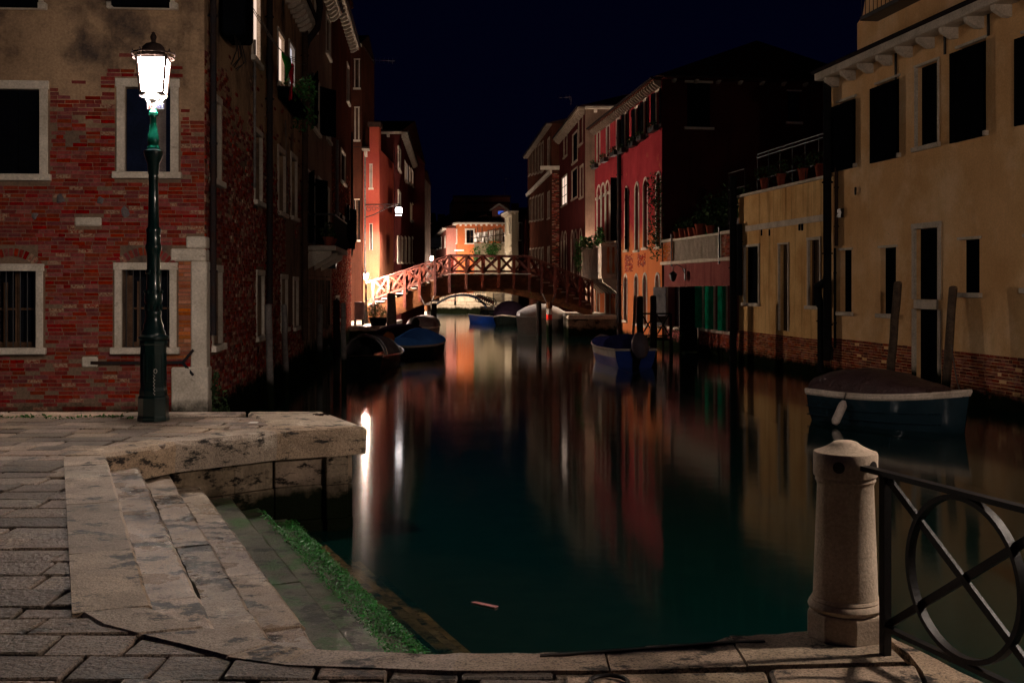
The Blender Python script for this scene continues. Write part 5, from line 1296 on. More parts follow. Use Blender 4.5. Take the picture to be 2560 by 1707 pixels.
# ================================================================ street lamp
LX, LY = -4.27, 13.1; SCL = 209.0
def zy(y): return (1050-y)/SCL
lamp = thing('street_lamp', 'tall green cast-iron street lamp glowing on the near quay in front of the brick house', 'street lamp', (LX, LY, 0), 'street lamps')
c = (LX, LY, 0)
O8 = math.radians(22.5)
MB().lathe(c, [(.185,0),(.185,.05),(.178,.06),(.178,.28),(.165,.30)], 8, O8).build('plinth', m_green, lamp, bevel=.006)
b8 = MB().lathe(c, [(.160,.30),(.160,.36),(.148,.40),(.148,zy(862)),(.160,zy(858)),(.160,zy(853)),(.150,zy(850))], 8, O8).build('base', m_green, lamp)
for k in range(8):
    t_ = 2*math.pi*k/8; n_ = Vector((math.cos(t_), math.sin(t_), 0)); s_ = Vector((-n_.y, n_.x, 0)); r_ = .148*math.cos(O8)
    q = MB(); 
    for (x0,x1,z0,z1) in ((-.042,.042,.46,.475),(-.042,.042,zy(885),zy(885)+.015),(-.042,-.030,.476,zy(885)-.001),(.030,.042,.476,zy(885)-.001)):
        q.hexa([Vector(c)+n_*(r_-.004)+s_*x0+Vector((0,0,z0)), Vector(c)+n_*(r_-.004)+s_*x1+Vector((0,0,z0)), Vector(c)+n_*(r_+.008)+s_*x1+Vector((0,0,z0)), Vector(c)+n_*(r_+.008)+s_*x0+Vector((0,0,z0)),
                Vector(c)+n_*(r_-.004)+s_*x0+Vector((0,0,z1)), Vector(c)+n_*(r_-.004)+s_*x1+Vector((0,0,z1)), Vector(c)+n_*(r_+.008)+s_*x1+Vector((0,0,z1)), Vector(c)+n_*(r_+.008)+s_*x0+Vector((0,0,z1))])
    q.build('panel_moulding', m_green, b8)
q = MB(); gx = LX+.055
q.tube([(gx+.012*math.sin(k*1.9), LY-.143-.006*abs(math.sin(k)), zy(985)+k*.013) for k in range(20)], .004, 5)
q.tube([(gx+.015+.018*math.cos(t_), LY-.145, zy(925)+.026*math.sin(t_)) for t_ in [2*math.pi*k/10 for k in range(10)]], .004, 5, closed=True); q.build('graffiti', m_whitepaint, b8)
prof = [(.150,zy(850)),(.178,zy(846)),(.178,zy(841)),(.14,zy(836)),(.135,zy(828)),(.118,zy(824)),(.115,zy(812)),(.098,zy(806)),(.088,zy(790)),(.094,zy(786)),(.094,zy(778)),(.078,zy(774)),(.085,zy(764)),(.102,zy(752)),(.100,zy(736)),(.080,zy(728)),(.076,zy(700)),(.074,zy(640)),(.084,zy(630)),(.096,zy(622)),(.096,zy(616)),(.082,zy(610)),(.080,zy(585)),(.086,zy(580)),(.086,zy(574)),(.064,zy(568)),(.054,zy(455)),(.060,zy(452)),(.060,zy(446)),(.053,zy(440)),(.062,zy(436)),(.070,zy(412)),(.088,zy(402)),(.110,zy(388)),(.112,zy(380)),(.060,zy(376))]
MB().lathe(c, prof, 20).build('pole', m_green, lamp, smooth=True)
q = MB()
for k in range(10):   # ornament leaves round the lower shaft
    t_ = 2*math.pi*k/10
    for z_, r_, h_ in ((zy(780),.095,.10), (zy(690),.078,.08), (zy(735),.1,.05)):
        p = Vector((LX+r_*math.cos(t_), LY+r_*math.sin(t_), z_)); q.lathe(p, [(.0,0),(.018,h_*.4),(.012,h_*.8),(0,h_)], 6)
q.build('leaf_ornament', m_green, lamp)
MB().lathe(c, [(.070,zy(376)),(.072,zy(370)),(.058,zy(366)),(.062,zy(362)),(.068,zy(354)),(.062,zy(342)),(.046,zy(328)),(.036,zy(312)),(.034,zy(300)),(.036,zy(294)),(.056,zy(292)),(.056,zy(284)),(.040,zy(282)),(.03,zy(276))], 24).build('baluster', m_green_hi, lamp, smooth=True)
zs0, zs1 = zy(243), zy(151)
rt = math.radians(9)
def sqr(r, z, rot=rt):
    return [Vector((LX + r*(math.cos(rot)*sx - math.sin(rot)*sy), LY + r*(math.sin(rot)*sx + math.cos(rot)*sy), z)) for sx, sy in ((-1,-1),(1,-1),(1,1),(-1,1))]
m_lamp = emis('lamp_light', PALE, POW_MAIN)
lo, hi = sqr(.128, zs0+.02), sqr(.166, zs1)
ln = thing('x', '', '', (LX,LY,0)); bpy.data.objects.remove(ln)
frm = MB()
for k in range(4):
    frm.tube([lo[k], hi[k]], .017, 6); frm.tube([lo[k], lo[(k+1)%4]], .016, 6); frm.tube([hi[k], hi[(k+1)%4]], .016, 6)
lf = frm.build('lantern_frame', m_lampiron, lamp)
for k in range(4):
    a, b, c_, d = lo[k], lo[(k+1)%4], hi[(k+1)%4], hi[k]
    m_ = (a+b+c_+d)/4; ax = Vector((LX,LY,m_.z)); nv = (m_-ax)
    q = MB(); P_ = [p.lerp(m_, .05) for p in (a,b,c_,d)]; q.hexa(P_ + [p - nv.normalized()*.006 for p in P_]); q.build('lantern_pane', m_lamp, lf)
m_downlight = emis('added_downlight_glow', PALE, POW_MAIN*4.5)  # added face glowing downward to brighten the ground
q = MB(); q.hexa([p.lerp(Vector((LX,LY,p.z)), .12) for p in sqr(.128, zs0+.012)] + [p.lerp(Vector((LX,LY,p.z)), .12) for p in sqr(.128, zs0+.018)]); q.build('added_downlight', m_downlight, lf)
cz = (LX, LY, 0)
q = MB()
for r_, z_ in ((.250, zs1+.055), (.235, zs1+.012)): q.tube([(LX+r_*math.cos(t_), LY+r_*math.sin(t_), z_) for t_ in [2*math.pi*k/28 for k in range(28)]], .010, 6, closed=True)
for k in range(8):
    t_ = 2*math.pi*(k+.5)/8; q.tube([(LX+.19*math.cos(t_),LY+.19*math.sin(t_),zs1), (LX+.24*math.cos(t_),LY+.24*math.sin(t_),zs1+.012), (LX+.25*math.cos(t_),LY+.25*math.sin(t_),zs1+.055), (LX+.235*math.cos(t_),LY+.235*math.sin(t_),zs1+.10), (LX+.22*math.cos(t_),LY+.22*math.sin(t_),zs1+.07)], .007, 5)
q.build('crown_ring', m_lampiron, lamp, smooth=True)
MB().lathe(cz, [(.20,zs1+.012),(.19,zs1+.04),(.13,zs1+.06),(.135,zs1+.10),(.125,zs1+.14),(.09,zs1+.175),(.03,zs1+.195),(.025,zs1+.215),(.032,zs1+.235),(.038,zs1+.26),(.030,zs1+.285),(.018,zs1+.30),(.022,zs1+.31),(.0,zs1+.325)], 20).build('lantern_roof', m_lampiron, lamp, smooth=True)
q = MB(); q.tube([(LX+.155*math.cos(t_), LY+.155*math.sin(t_), zs0) for t_ in [2*math.pi*k/24 for k in range(24)]], .013, 6, closed=True)
for k in range(4):
    t_ = math.pi/4 + math.pi*k/2 + rt; q.tube([(LX+.155*math.cos(t_),LY+.155*math.sin(t_),zs0), (LX+.11*math.cos(t_),LY+.12*math.sin(t_),zs0-.05), (LX+.05*math.cos(t_),LY+.05*math.sin(t_),zs0-.12)], .012, 6)
q.build('lantern_cradle', m_whitepaint, lamp, smooth=True)
q = MB(); q.box((LX-.050,LY-.078,zy(278.5)), (LX+.152,LY-.070,zy(263.5))); pl = q.build('number_plate', m_paper, lamp)
def lettering(txt, x, z, y, size, mat, parent):
    cu = bpy.data.curves.new('lettering', 'FONT'); cu.body = txt; cu.size = size; cu.extrude = .0008
    to = bpy.data.objects.new('tmp', cu); link(to)
    dg = bpy.context.evaluated_depsgraph_get(); me = bpy.data.meshes.new_from_object(to.evaluated_get(dg))
    bpy.data.objects.remove(to)
    g = ORG[parent.name]
    for v in me.vertices: X, Y_, Z_ = v.co; v.co = Vector((x+X, y-Z_, z+Y_)) - g
    me.materials.clear(); me.materials.append(mat)
    o = link(bpy.data.objects.new('lettering', me)); o.parent = parent; ORG[o.name] = g
lettering('SP.', LX-.040, zy(276.4), LY-.0795, .068, m_ink_r, pl)
lettering('|', LX+.036, zy(276.0), LY-.0795, .060, m_ink_b, pl)
lettering('A.', LX+.052, zy(276.4), LY-.0795, .066, m_ink_b, pl)
lettering('53', LX+.088, zy(276.4), LY-.0795, .070, m_ink_b, pl)
# second quay lamp of the same kind, out of the picture on the neighbouring quay; it lights the bollard from the right
m_lamp2 = emis('far_quay_lamp_light', (1.0,.80,.66), POW_QUAY)

# ================================================================ bollard and railing
bx, by = 1.515, 5.0
bol = thing('stone_bollard', 'pale stone bollard with a domed cap and octagonal foot at the quay corner', 'bollard', (bx, by, 0))
cb = (bx, by, .0)
MB().lathe(cb, [(.172,.012),(.172,.125),(.166,.135)], 8, math.radians(-1.5)).build('foot', m_bol, bol, bevel=.006)
MB().lathe(cb, [(.150,.134),(.160,.140),(.166,.155),(.160,.172),(.150,.178),(.152,.184),(.146,.195)], 36).build('base_ring', m_bol, bol, smooth=True)
MB().lathe(cb, [(.143,.194),(.135,.42),(.124,.70),(.128,.712)], 36).build('shaft', m_bol, bol, smooth=True)
MB().lathe(cb, [(.126,.711),(.134,.722),(.131,.738),(.140,.742),(.142,.748),(.142,.842),(.138,.849),(.118,.856),(.090,.868),(.066,.882),(.052,.893),(.035,.898),(.0,.899)], 36).build('cap', m_bol, bol, smooth=True)
for ang in (-118, -50):
    t_ = math.radians(ang); n_ = Vector((math.cos(t_), math.sin(t_), 0)); q = MB()
    q.tube([Vector((bx,by,.795)) + n_*.130, Vector((bx,by,.795)) + n_*.1445], .026, 14); q.build('socket', m_iron, bol)
rl = thing('iron_railing', 'black iron railing panel with a ring and crossed bars beside the bollard', 'railing', (1.66, 4.6, 0))
p0 = Vector((1.605, 4.73, 0)); dr_ = Vector((.245, -.75, 0)).normalized(); zt_, zb_ = .795, .135
def rp(u, z): return p0 + dr_*u + Vector((0,0,z))
Lp = .952
rlobj = lambda n, mb: mb.build(n, m_iron, rl)
q = MB(); q.beam(rp(-.17, zt_), rp(2.4, zt_), .045, .022); rlobj('top_rail', q)
q = MB(); q.beam(rp(0, zb_), rp(2.4, zb_), .035, .02); rlobj('bottom_rail', q)
for u in (0, Lp*2): q = MB(); q.beam(rp(u, 0.0), rp(u, zt_-.012), .036, .036, up=dr_); rlobj('post', q)
for pn in range(2):
    o = pn*Lp
    q = MB(); q.beam(rp(o+.02, zt_-.02), rp(o+Lp-.02, zb_+.02), .016, .032); rlobj('diagonal_bar', q)
    q = MB(); q.beam(rp(o+.02, zb_+.02)+Vector((.012,.004,0)), rp(o+Lp-.02, zt_-.02)+Vector((.012,.004,0)), .016, .032); rlobj('diagonal_bar', q)
    cc = rp(o+Lp/2, (zt_+zb_)/2); rr_ = .312; rows = []
    q = MB(); nn_ = Vector((dr_.y, -dr_.x, 0)); m = 48
    for k in range(m):
        t_ = 2*math.pi*k/m; e_ = dr_*math.cos(t_) + Vector((0,0,1))*math.sin(t_)
        rows.append([cc + e_*(rr_-.010) - nn_*.018, cc + e_*(rr_+.010) - nn_*.018, cc + e_*(rr_+.010) + nn_*.018, cc + e_*(rr_-.010) + nn_*.018])
    vs = [p for r in rows for p in r]; fs = []
    for k in range(m):
        j = (k+1) % m
        fs += [(k*4+i, k*4+(i+1)%4, j*4+(i+1)%4, j*4+i) for i in range(4)]
    q.add(vs, fs); q.build('ring', m_iron, rl, smooth=True)
# ================================================================ wooden bridge
YB0, YB1 = 60.0, 62.8
def bz(zx, zy_): return (860+.2806*zx-1280)*YB0/F_PX, EYE-(560+.2806*zy_-715)*YB0/F_PX
br = thing('wooden_bridge', 'red-brown timber footbridge with crossed railings arching over the canal', 'bridge', (-1.6, 61.4, 0))
rail_top = [(195,520), (945,270), (1650,280), (2215,508)]
rail_bot = [(195,690), (945,418), (1650,420), (2215,650)]
def interp(path, x):
    for (x0,y0),(x1,y1) in zip(path, path[1:]):
        if x <= x1 or (x1,y1) == path[-1]: return y0+(y1-y0)*(x-x0)/(x1-x0)
posts = [200, 260, 395, 540, 675, 810, 940, 1090, 1235, 1380, 1515, 1650, 1760, 1880, 1990, 2105, 2212]
pbot = [800, 800, 795, 745, 690, 632, 610, 582, 570, 570, 580, 605, 620, 660, 710, 740, 790]
# arched side beams
btop = [(195,740), (390,690), (660,590), (800,515), (945,452), (1290,448), (1650,452), (1880,545), (2215,705)]
bbot = [(195,905), (460,812), (600,757), (720,706), (850,652), (1000,618), (1200,602), (1400,608), (1600,648), (1800,700), (1950,745), (2215,830)]
for y0, y1 in ((YB0+.06, YB0+.30), (YB1-.30, YB1-.06)):
    rows = []
    for k in range(41):
        zx = 195 + (2215-195)*k/40; x, zt_ = bz(zx, interp(btop, zx)); _, zb_ = bz(zx, interp(bbot, zx))
        rows.append([Vector((x,y0,zb_)), Vector((x,y0,zt_)), Vector((x,y1,zt_)), Vector((x,y1,zb_)), Vector((x,y0,zb_))])
    q = MB(); q.loft(rows); q.build('arched_beam', m_beam, br)
for side, yy in ((0, YB0), (1, YB1)):
    sg = -1 if side == 0 else 1
    for i in range(3):
        (a, b), (c_, d) = rail_top[i], rail_top[i+1]; p = bz(a, b); r = bz(c_, d)
        q = MB(); q.beam((p[0],yy,p[1]-.03), (r[0],yy,r[1]-.03), .15, .07); q.build('handrail', m_bridge, br)
        (a, b), (c_, d) = rail_bot[i], rail_bot[i+1]; p = bz(a, b); r = bz(c_, d)
        q = MB(); q.beam((p[0],yy,p[1]), (r[0],yy,r[1]), .07, .09); q.build('bottom_rail', m_bridge, br)
    for k, zx in enumerate(posts):
        if k == 0: continue
        x, zt_ = bz(zx, interp(rail_top, zx)); _, zb_ = bz(zx, pbot[k])
        q = MB(); q.box((x-.075, yy-.065, zb_), (x+.075, yy+.056, zt_-.066)); q.build('post', m_bridge, br, bevel=.006)
        if k < len(posts)-1:
            x0, x1 = zx+9, posts[k+1]-9
            pa, pb_ = bz(x0, interp(rail_top,x0)+14), bz(x1, interp(rail_bot,x1)-10); pc, pd = bz(x0, interp(rail_bot,x0)-10), bz(x1, interp(rail_top,x1)+14)
            q = MB(); q.beam((pa[0],yy-.02,pa[1]), (pb_[0],yy-.02,pb_[1]), .05, .10); q.build('cross_brace', m_bridge, br)
            q = MB(); q.beam((pc[0],yy+.035,pc[1]), (pd[0],yy+.035,pd[1]), .05, .10); q.build('cross_brace', m_bridge, br)
    q = MB()
    for k, zx in enumerate(posts[2:]):
        x, zb_ = bz(zx, pbot[k+2]); 
        for dz in (.12, .34): q.lathe((x, yy+sg*.066, zb_+dz), [(.0,-.02),(.02,-.01),(.02,.01),(.0,.02)], 6)
    q.build('bolt', m_chrome, br, kind='stuff')
def tread(zx0, zx1, zy_):
    x0, z = bz(zx0, zy_); x1, _ = bz(zx1, zy_)
    q = MB(); q.box((x0, YB0+.01, z-.05), (x1, YB1-.01, z)); q.build('tread', m_tread, br, bevel=.008)
    q = MB(); q.box((x0+.02, YB0+.31, z-.32), (x1-.02, YB1-.31, z-.053)); q.build('riser', m_beam, br)
lt_ = [(215,300,710),(268,360,685),(330,415,662),(395,470,640),(455,530,615),(515,590,592),(575,650,568),(635,710,545),(695,765,520),(752,822,497),(810,880,475),(868,938,453)]
for a, b, y_ in lt_: tread(a, b, y_)
for a, b, y_ in [(1655,1725,462),(1712,1780,490),(1768,1835,518),(1822,1890,546),(1878,1945,574),(1932,2000,602),(1988,2055,630),(2042,2110,658),(2098,2165,686),(2152,2215,712)]: tread(a, b, y_)
x0, z = bz(925, 440); x1, _ = bz(1665, 440)
n = 22
for k in range(n): q = MB(); q.box((x0+(x1-x0)*k/n+.004, YB0-.08, z-.055), (x0+(x1-x0)*(k+1)/n-.004, YB1+.08, z)); q.build('deck_plank', m_tread, br)
# piles with painted bands and V struts
def pole(label, px, ytop, Y, r=.12, mat=None, lean=(0,0), group='mooring poles', name='mooring_pole', bottom=-2.4, cap=True, pz=None):
    t_ = at(px, ytop, Y); b = Vector((t_.x+lean[0], Y+lean[1], bottom))
    o = thing(name, label, 'mooring pole', (b.x, b.y, bottom), group)
    n = 9; pts = [b.lerp(t_, k/n) for k in range(n+1)]
    for p in pts[1:-1]: p.x += R.uniform(-.012,.012)
    q = MB(); q.tube(pts, [r*(1.04-.10*k/n)*R.uniform(.97,1.03) for k in range(n+1)], 12); q.build('shaft', mat or m_pole, o, smooth=True)
    if cap: q = MB(); q.lathe((t_.x,t_.y,t_.z), [(r*.95,0),(r*.8,.03),(r*.3,.05)], 12); q.build('pole_top', mat or m_pole, o)
    return o, t_, b
for i, (px, yt) in enumerate(((1069, 763), (1373, 757))):
    o, t_, b = pole('timber pile with red and white bands under the %s half of the wooden bridge' % ('left', 'right')[i], px, yt, YB0-.45, .155, m_pole, group='banded piles at the bridge', cap=False)
    for dz, mt in ((-.62, m_whitepaint), (-.92, m_redpaint)):
        q = MB(); q.lathe((t_.x-.004,t_.y,t_.z+dz), [(.163,0),(.163,.29)], 16); q.build('painted_band', mt, o, smooth=True)
    for sx in (-1, 1): q = MB(); q.tube([(t_.x+sx*.1,t_.y,t_.z-.1), (t_.x+sx*.36,t_.y-.1,t_.z+.50)], .035, 6); q.build('strut', m_polegrey, o)
    q = MB(); q.lathe((t_.x,t_.y,t_.z-.05), [(.175,-.22),(.178,.06)], 8); q.build('pile_collar', m_beam, o)
pole('dark pile standing behind the left banded pile of the bridge', 1085, 760, YB1-.4, .17, m_poledark); pole('dark pile standing beside the right banded pile of the bridge', 1347, 755, YB0+.35, .15, m_poledark)
# landings at both ends of the bridge
def landing(label, x0, x1, y0, y1, z1, mat, nb=5):
    l = thing('landing_quay', label, None, ((x0+x1)/2, (y0+y1)/2, -2), kind='structure')
    MB().box((x0,y0+.15,-3), (x1,y1,z1-.22)).build('landing_wall', m_wallst, l)
    for k in range(nb): MB().box((x0+(x1-x0)*k/nb+.006,y0,z1-.215), (x0+(x1-x0)*(k+1)/nb-.006,y1-.01,z1)).build('landing_slab', mat, l, bevel=.02)
    return l
landing('stone landing at the left foot of the wooden bridge', -9.3, -6.6, 55.0, 66.2, -.42, m_cope)
landing('stone landing at the right foot of the wooden bridge', 3.0, 5.75, 58.6, 66.0, .05, m_stone, 3)
# planter with flowering shrub, air conditioner, door of the end house
c = at(946, 825, 56.0); zl = -.42
pb = thing('planter_bush', 'bushy flowering shrub in a dark planter at the left foot of the bridge', 'planter', (c.x, 56.0, zl))
MB().lathe((c.x,56.0,zl), [(.36,0),(.47,.36),(.50,.36),(.50,.42),(.4,.42)], 12).build('planter', m_shut, pb)
leaf_cloud('foliage', m_leaf, pb, [(Vector((c.x,56,zl+.72)), (.52,.45,.36)), (Vector((c.x-.1,56,zl+.95)), (.32,.32,.26)), (Vector((c.x-.3,56,zl+.7)), (.3,.3,.3)), (Vector((c.x+.35,55.9,zl+.6)), (.28,.28,.3))], 1300, .045)
leaf_cloud('blossom', m_whitepaint, pb, [(Vector((c.x,56,zl+.8)), (.5,.45,.42))], 110, .026)
a_ = at(886, 798, 57.0); b_ = at(909, 755, 57.0)
acu = thing('air_conditioner', 'boxy outdoor air conditioner unit beside the bridge lamp', 'air conditioner', (a_.x, 57, a_.z))
MB().box((a_.x,57,a_.z), (b_.x,57.5,b_.z)).build('casing', m_tarpgrey, acu, bevel=.02)
for k in range(9): MB().box((a_.x+.03+(b_.x-a_.x-.06)*k/9,56.985,a_.z+.04), (a_.x+.03+(b_.x-a_.x-.06)*(k+.6)/9,56.998,b_.z-.04)).build('louvre', m_motor, acu)
MB().box((a_.x-.02,57.02,-.42), (a_.x+.06,57.4,a_.z-.003)).build('stand', m_iron, acu); MB().box((b_.x-.1,57.02,-.42), (b_.x,57.4,a_.z-.003)).build('stand', m_iron, acu)
# poles along the canal
for lab, px, yt, Y, r, mt, ln_ in (
    ('pale upright pole by the brick wall, first beyond the quay', 671, 765, 24.5, .085, m_polegrey, (.10,0)),
    ('thinner pale pole by the brick wall, second beyond the quay', 710, 765, 27.3, .075, m_polegrey, (.10,0)),
    ('short grey pole in front of the beige house doors', 800, 763, 36.0, .09, m_polegrey, (0,0)),
    ('dark pole against the dark brick house', 841, 752, 42.0, .13, m_poledark, (0,0)),
    ('tall grey pole standing free beside the hooped boat', 858, 761, 31.0, .075, m_polegrey, (.04,0)),
    ('thin stake near the landing step of the beige house', 822, 866, 37.0, .035, m_polegrey, (0,0)),
    ('slim grey pole left of a pair at the bridge landing', 977, 735, 54.4, .20, m_polegrey, (0,0)),
    ('leaning pale pole right of a pair at the bridge landing', 984.5, 737, 54.6, .09, m_pole, (.14,0)),
    ('tall dark pole in front of the arched windows, left of the jetty', 1600, 743, 43.5, .13, m_poledark, (.0,0)),
    ('tallest dark pole beside the jetty rail', 1633, 742, 41.5, .125, m_poledark, (0,0)),
    ('thin pale pole leaning by the arched windows', 1587, 742, 45.0, .05, m_pole, (-.16,0))):
    pole(lab, px, yt, Y, r, mt, ln_)
pole('weathered pole leaning at the left side of the water door', 2245, 708, 27.3, .105, m_pole, (-.30,.1)); pole('weathered pole leaning at the right side of the water door', 2383, 720, 25.2, .10, m_pole, (-.26,.1))

# ---------------------------------------------------------------- wooden jetty with rail and chair
jx, jy = at(1640, 850, 45.5).x, 45.5
jt = thing('wooden_jetty', 'small wooden jetty with a rail in front of the terrace house', 'jetty', (jx, jy, -1.2))
za, zb_ = EYE-(848-715)/F_PX*jy, EYE-(784-715)/F_PX*jy
x0, x1 = at(1601,0,jy).x, at(1676,0,jy).x
for k in range(10): MB().box((x0+(x1-x0)*k/10+.01, jy-.1, za-.05), (x0+(x1-x0)*(k+1)/10-.01, jy+1.8, za)).build('deck_board', m_pole, jt)
for x_ in (x0, (x0+x1)/2, x1): MB().box((x_-.05,jy-.1,-2.4), (x_+.05,jy,zb_)).build('post', m_poledark, jt)
for z_ in (zb_, za+.15): MB().beam((x0,jy-.05,z_), (x1,jy-.05,z_), .07, .06).build('rail', m_poledark, jt)
for k in range(2):
    a_, b_ = (x0+(x1-x0)*k/2, x0+(x1-x0)*(k+1)/2); MB().beam((a_+.06,jy-.045,zb_-.04), (b_-.06,jy-.045,za+.18), .04, .05).build('brace', m_poledark, jt); MB().beam((b_-.06,jy-.02,zb_-.04), (a_+.06,jy-.02,za+.18), .04, .05).build('brace', m_poledark, jt)
cx_, cy_ = at(1652,0,46.6).x, 46.6
ch = thing('wooden_chair', 'wooden chair standing on the jetty behind the rail', 'chair', (cx_, cy_, za))
for dx in (-.2,.2):
    for dy in (-.2,.2): MB().box((cx_+dx-.025,cy_+dy-.025,za), (cx_+dx+.025,cy_+dy+.025,za+(.95 if dy > 0 else .43))).build('leg', m_pole, ch)
MB().box((cx_-.24,cy_-.24,za+.432), (cx_+.24,cy_+.24,za+.47)).build('seat', m_pole, ch); MB().box((cx_-.19,cy_+.19,za+.65), (cx_+.19,cy_+.21,za+.92)).build('backrest', m_pole, ch)
wd = [(Vector((at(1686,0,45).x,44.8,za+.3)), (.35,.3,.3))]
leaf_cloud('jetty_plant', m_leaf, None, wd, 120, .06, label='small leafy plant at the end of the jetty', cat='plant')
q = MB(); x_ = at(1680,0,44).x; q.tube([(x_,44,-2),(x_,44,za+.1),(x_+.35,44,za+.1),(x_+.35,44,-2)], .04, 6); q.build('landing_frame', m_polegrey, label='pale square metal frame in the water beside the jetty', cat='frame')

# ================================================================ boats
def boat(name, label, x, y, hd, Lb, B, free=.45, rise=.25, hull=None, band=None, gun=None, cover=None, motor=None, rev=False, group=None, transom=.82, draft=.25):
    hd = Vector((hd[0], hd[1], 0)).normalized(); sd = Vector((hd.y, -hd.x, 0)); o = Vector((x, y, WATER))
    root = thing(name, label, 'boat', (x, y, WATER), group)
    def W_(t, s_, z): return o + hd*((t-.5)*Lb) + sd*s_ + Vector((0,0,z))
    def hb(t): return B/2*min(1, transom+.5*t)*(1-max(0, (t-.42)/.58)**2.3*.985)
    def sh(t): return free + rise*max(0, (t-.25)/.75)**2 + .04*(1-t)
    N = 16
    def strip(f0, f1, nm, mt, pr=0.0):
        q = MB()
        for s_ in (-1, 1):
            rows = []
            for i in range(N+1):
                t = i/N; h = hb(t); zs = sh(t); bow = max(0, (t-.86)/.14)**2
                prof = [(1.0, zs), (.965, zs*.62), (.90, zs*.30), (.80, 0.0-.02), (.0, -draft+bow*draft*.9)]
                def ev(f):
                    f *= 4; k = min(3, int(f)); u = f-k; a, b = prof[k], prof[k+1]
                    return (a[0]*(1-u)+b[0]*u, a[1]*(1-u)+b[1]*u)
                rows.append([W_(t + (.02*(1-e[1]/max(zs,.01)) if t < .001 else 0) - .035*max(0,(t-.9)/.1)*(1-e[1]/zs), s_*(h*e[0]+pr), e[1]) for e in (ev(f0+(f1-f0)*j/4) for j in range(5))])
            q.loft(rows, cap=False)
        return q
    hm = strip(0.0, 1.0, 'hull', hull)
    # transom
    h0, z0 = hb(0), sh(0)
    hm.add([W_(0,-h0,z0), W_(.005,-h0*.9,z0*.3), W_(.015,-h0*.8,-.02), W_(.02,0,-draft), W_(.015,h0*.8,-.02), W_(.005,h0*.9,z0*.3), W_(0,h0,z0)], [(0,1,2,3,4,5,6)])
    hm.build('hull', hull, root, smooth=True)
    if band: strip(0.02, band[1], 'b', band[0], .008).build('topside_band', band[0], root, smooth=True)
    q = MB()
    for s_ in (-1, 1): q.tube([W_(i/N, s_*hb(i/N), sh(i/N)) for i in range(N+1)], .045, 6)
    q.tube([W_(0,-hb(0),sh(0)), W_(0,hb(0),sh(0))], .045, 6); q.build('gunwale', gun or m_gun, root, smooth=True)
    if not cover or cover[1] > .05 or cover[2] < .9:
        q = MB(); rows = [[W_(i/N, s_*hb(i/N)*.97, sh(i/N)-.06) for s_ in (-1, -.5, 0, .5, 1)] for i in range(N+1)]; q.loft(rows, cap=False)
        q.build('inner_deck', m_hulldark, root)
    if cover:
        mt, t0, t1, hf, wr = cover[:5]; rows = []; n = 14
        for i in range(n+1):
            u = i/n; t = t0+(t1-t0)*u; h = hf(u)
            rows.append([W_(t, hb(t)*1.03*math.cos(a_), sh(t)+.02+h*math.sin(a_)**.8 - (.05 if k in (0,12) else 0) + wr*R.uniform(-1,1)*math.sin(a_)) for k, a_ in ((k, math.pi*k/12) for k in range(13))])
        q = MB(); q.loft(rows); q.build('cover', mt, root, smooth=True)
    if motor:
        mt, tilt, sc_ = motor; base = W_(-.03, 0, sh(0)+.05)
        up = (Vector((0,0,1))*math.cos(tilt) - hd*math.sin(tilt)); bk = (-hd*math.cos(tilt) - Vector((0,0,1))*math.sin(tilt))
        rows = []
        for i in range(9):
            u = i/8; r_ = (math.sin(math.pi*min(.97,.06+u*.92)))**.5
            cpt = base + up*(.02+.42*u)*sc_ + bk*(.16 - .06*u)*sc_
            rows.append([cpt + (sd*math.cos(a_)*.17 + bk*math.sin(a_)*.28)*r_*sc_ for a_ in (2*math.pi*k/14 for k in range(15))])
        q = MB(); q.loft(rows); mo = q.build('outboard_motor', mt, root, smooth=True)
        q = MB(); q.beam(base + bk*.12*sc_ + up*.03, base + bk*.10*sc_ - up*.75*sc_, .12*sc_, .2*sc_); q.beam(base - bk*.08 - up*.05, base + bk*.15*sc_ - up*.05, .22*sc_, .14*sc_); q.build('motor_leg', m_black, mo, bevel=.02)
        q = MB()
        for k in range(3):
            a_ = 2*math.pi*k/3; cpt = base + bk*.26*sc_ - up*.68*sc_; q.beam(cpt, cpt + (sd*math.cos(a_)+up*math.sin(a_))*.14*sc_, .02, .08)
        q.build('propeller', m_chrome, mo)
    return root, W_, hb, sh
# big covered boat on the right
rt_, Wf, hb_, sh_ = boat('covered_boat', 'dark teal boat with a pale gunwale under a brown tarp, moored by the water door', 7.50, 21.6, (1.75,-2.2), 3.15, 1.5, free=.58, rise=.20, hull=m_hullteal, gun=m_gun,
     cover=(m_tarpbrown, .02, .80, lambda u: .10+.36*math.sin(math.pi*min(1,.18+u*.80))**1.2, .02), transom=.9)
q = MB()
for s_ in (-1, 1):
    rows = [[Wf(i/16, s_*(hb_(i/16)+d_), sh_(i/16)+z_) for d_, z_ in ((-.10,.03),(.035,.035),(.045,-.05),(.01,-.09))] for i in range(17)]
    q.loft(rows)
q.build('wide_gunwale', m_gun, rt_, smooth=True)
q = MB()
for zz in (.28, .12): 
    q.tube([Wf(i/16, hb_(i/16)*(.95 if zz > .2 else .915)+.012, zz*sh_(i/16)/.58) for i in range(15)], .014, 5); q.tube([Wf(i/16, -hb_(i/16)*(.95 if zz > .2 else .915)-.012, zz*sh_(i/16)/.58) for i in range(15)], .014, 5)
q.build('hull_strake', m_hullteal, rt_, smooth=True)
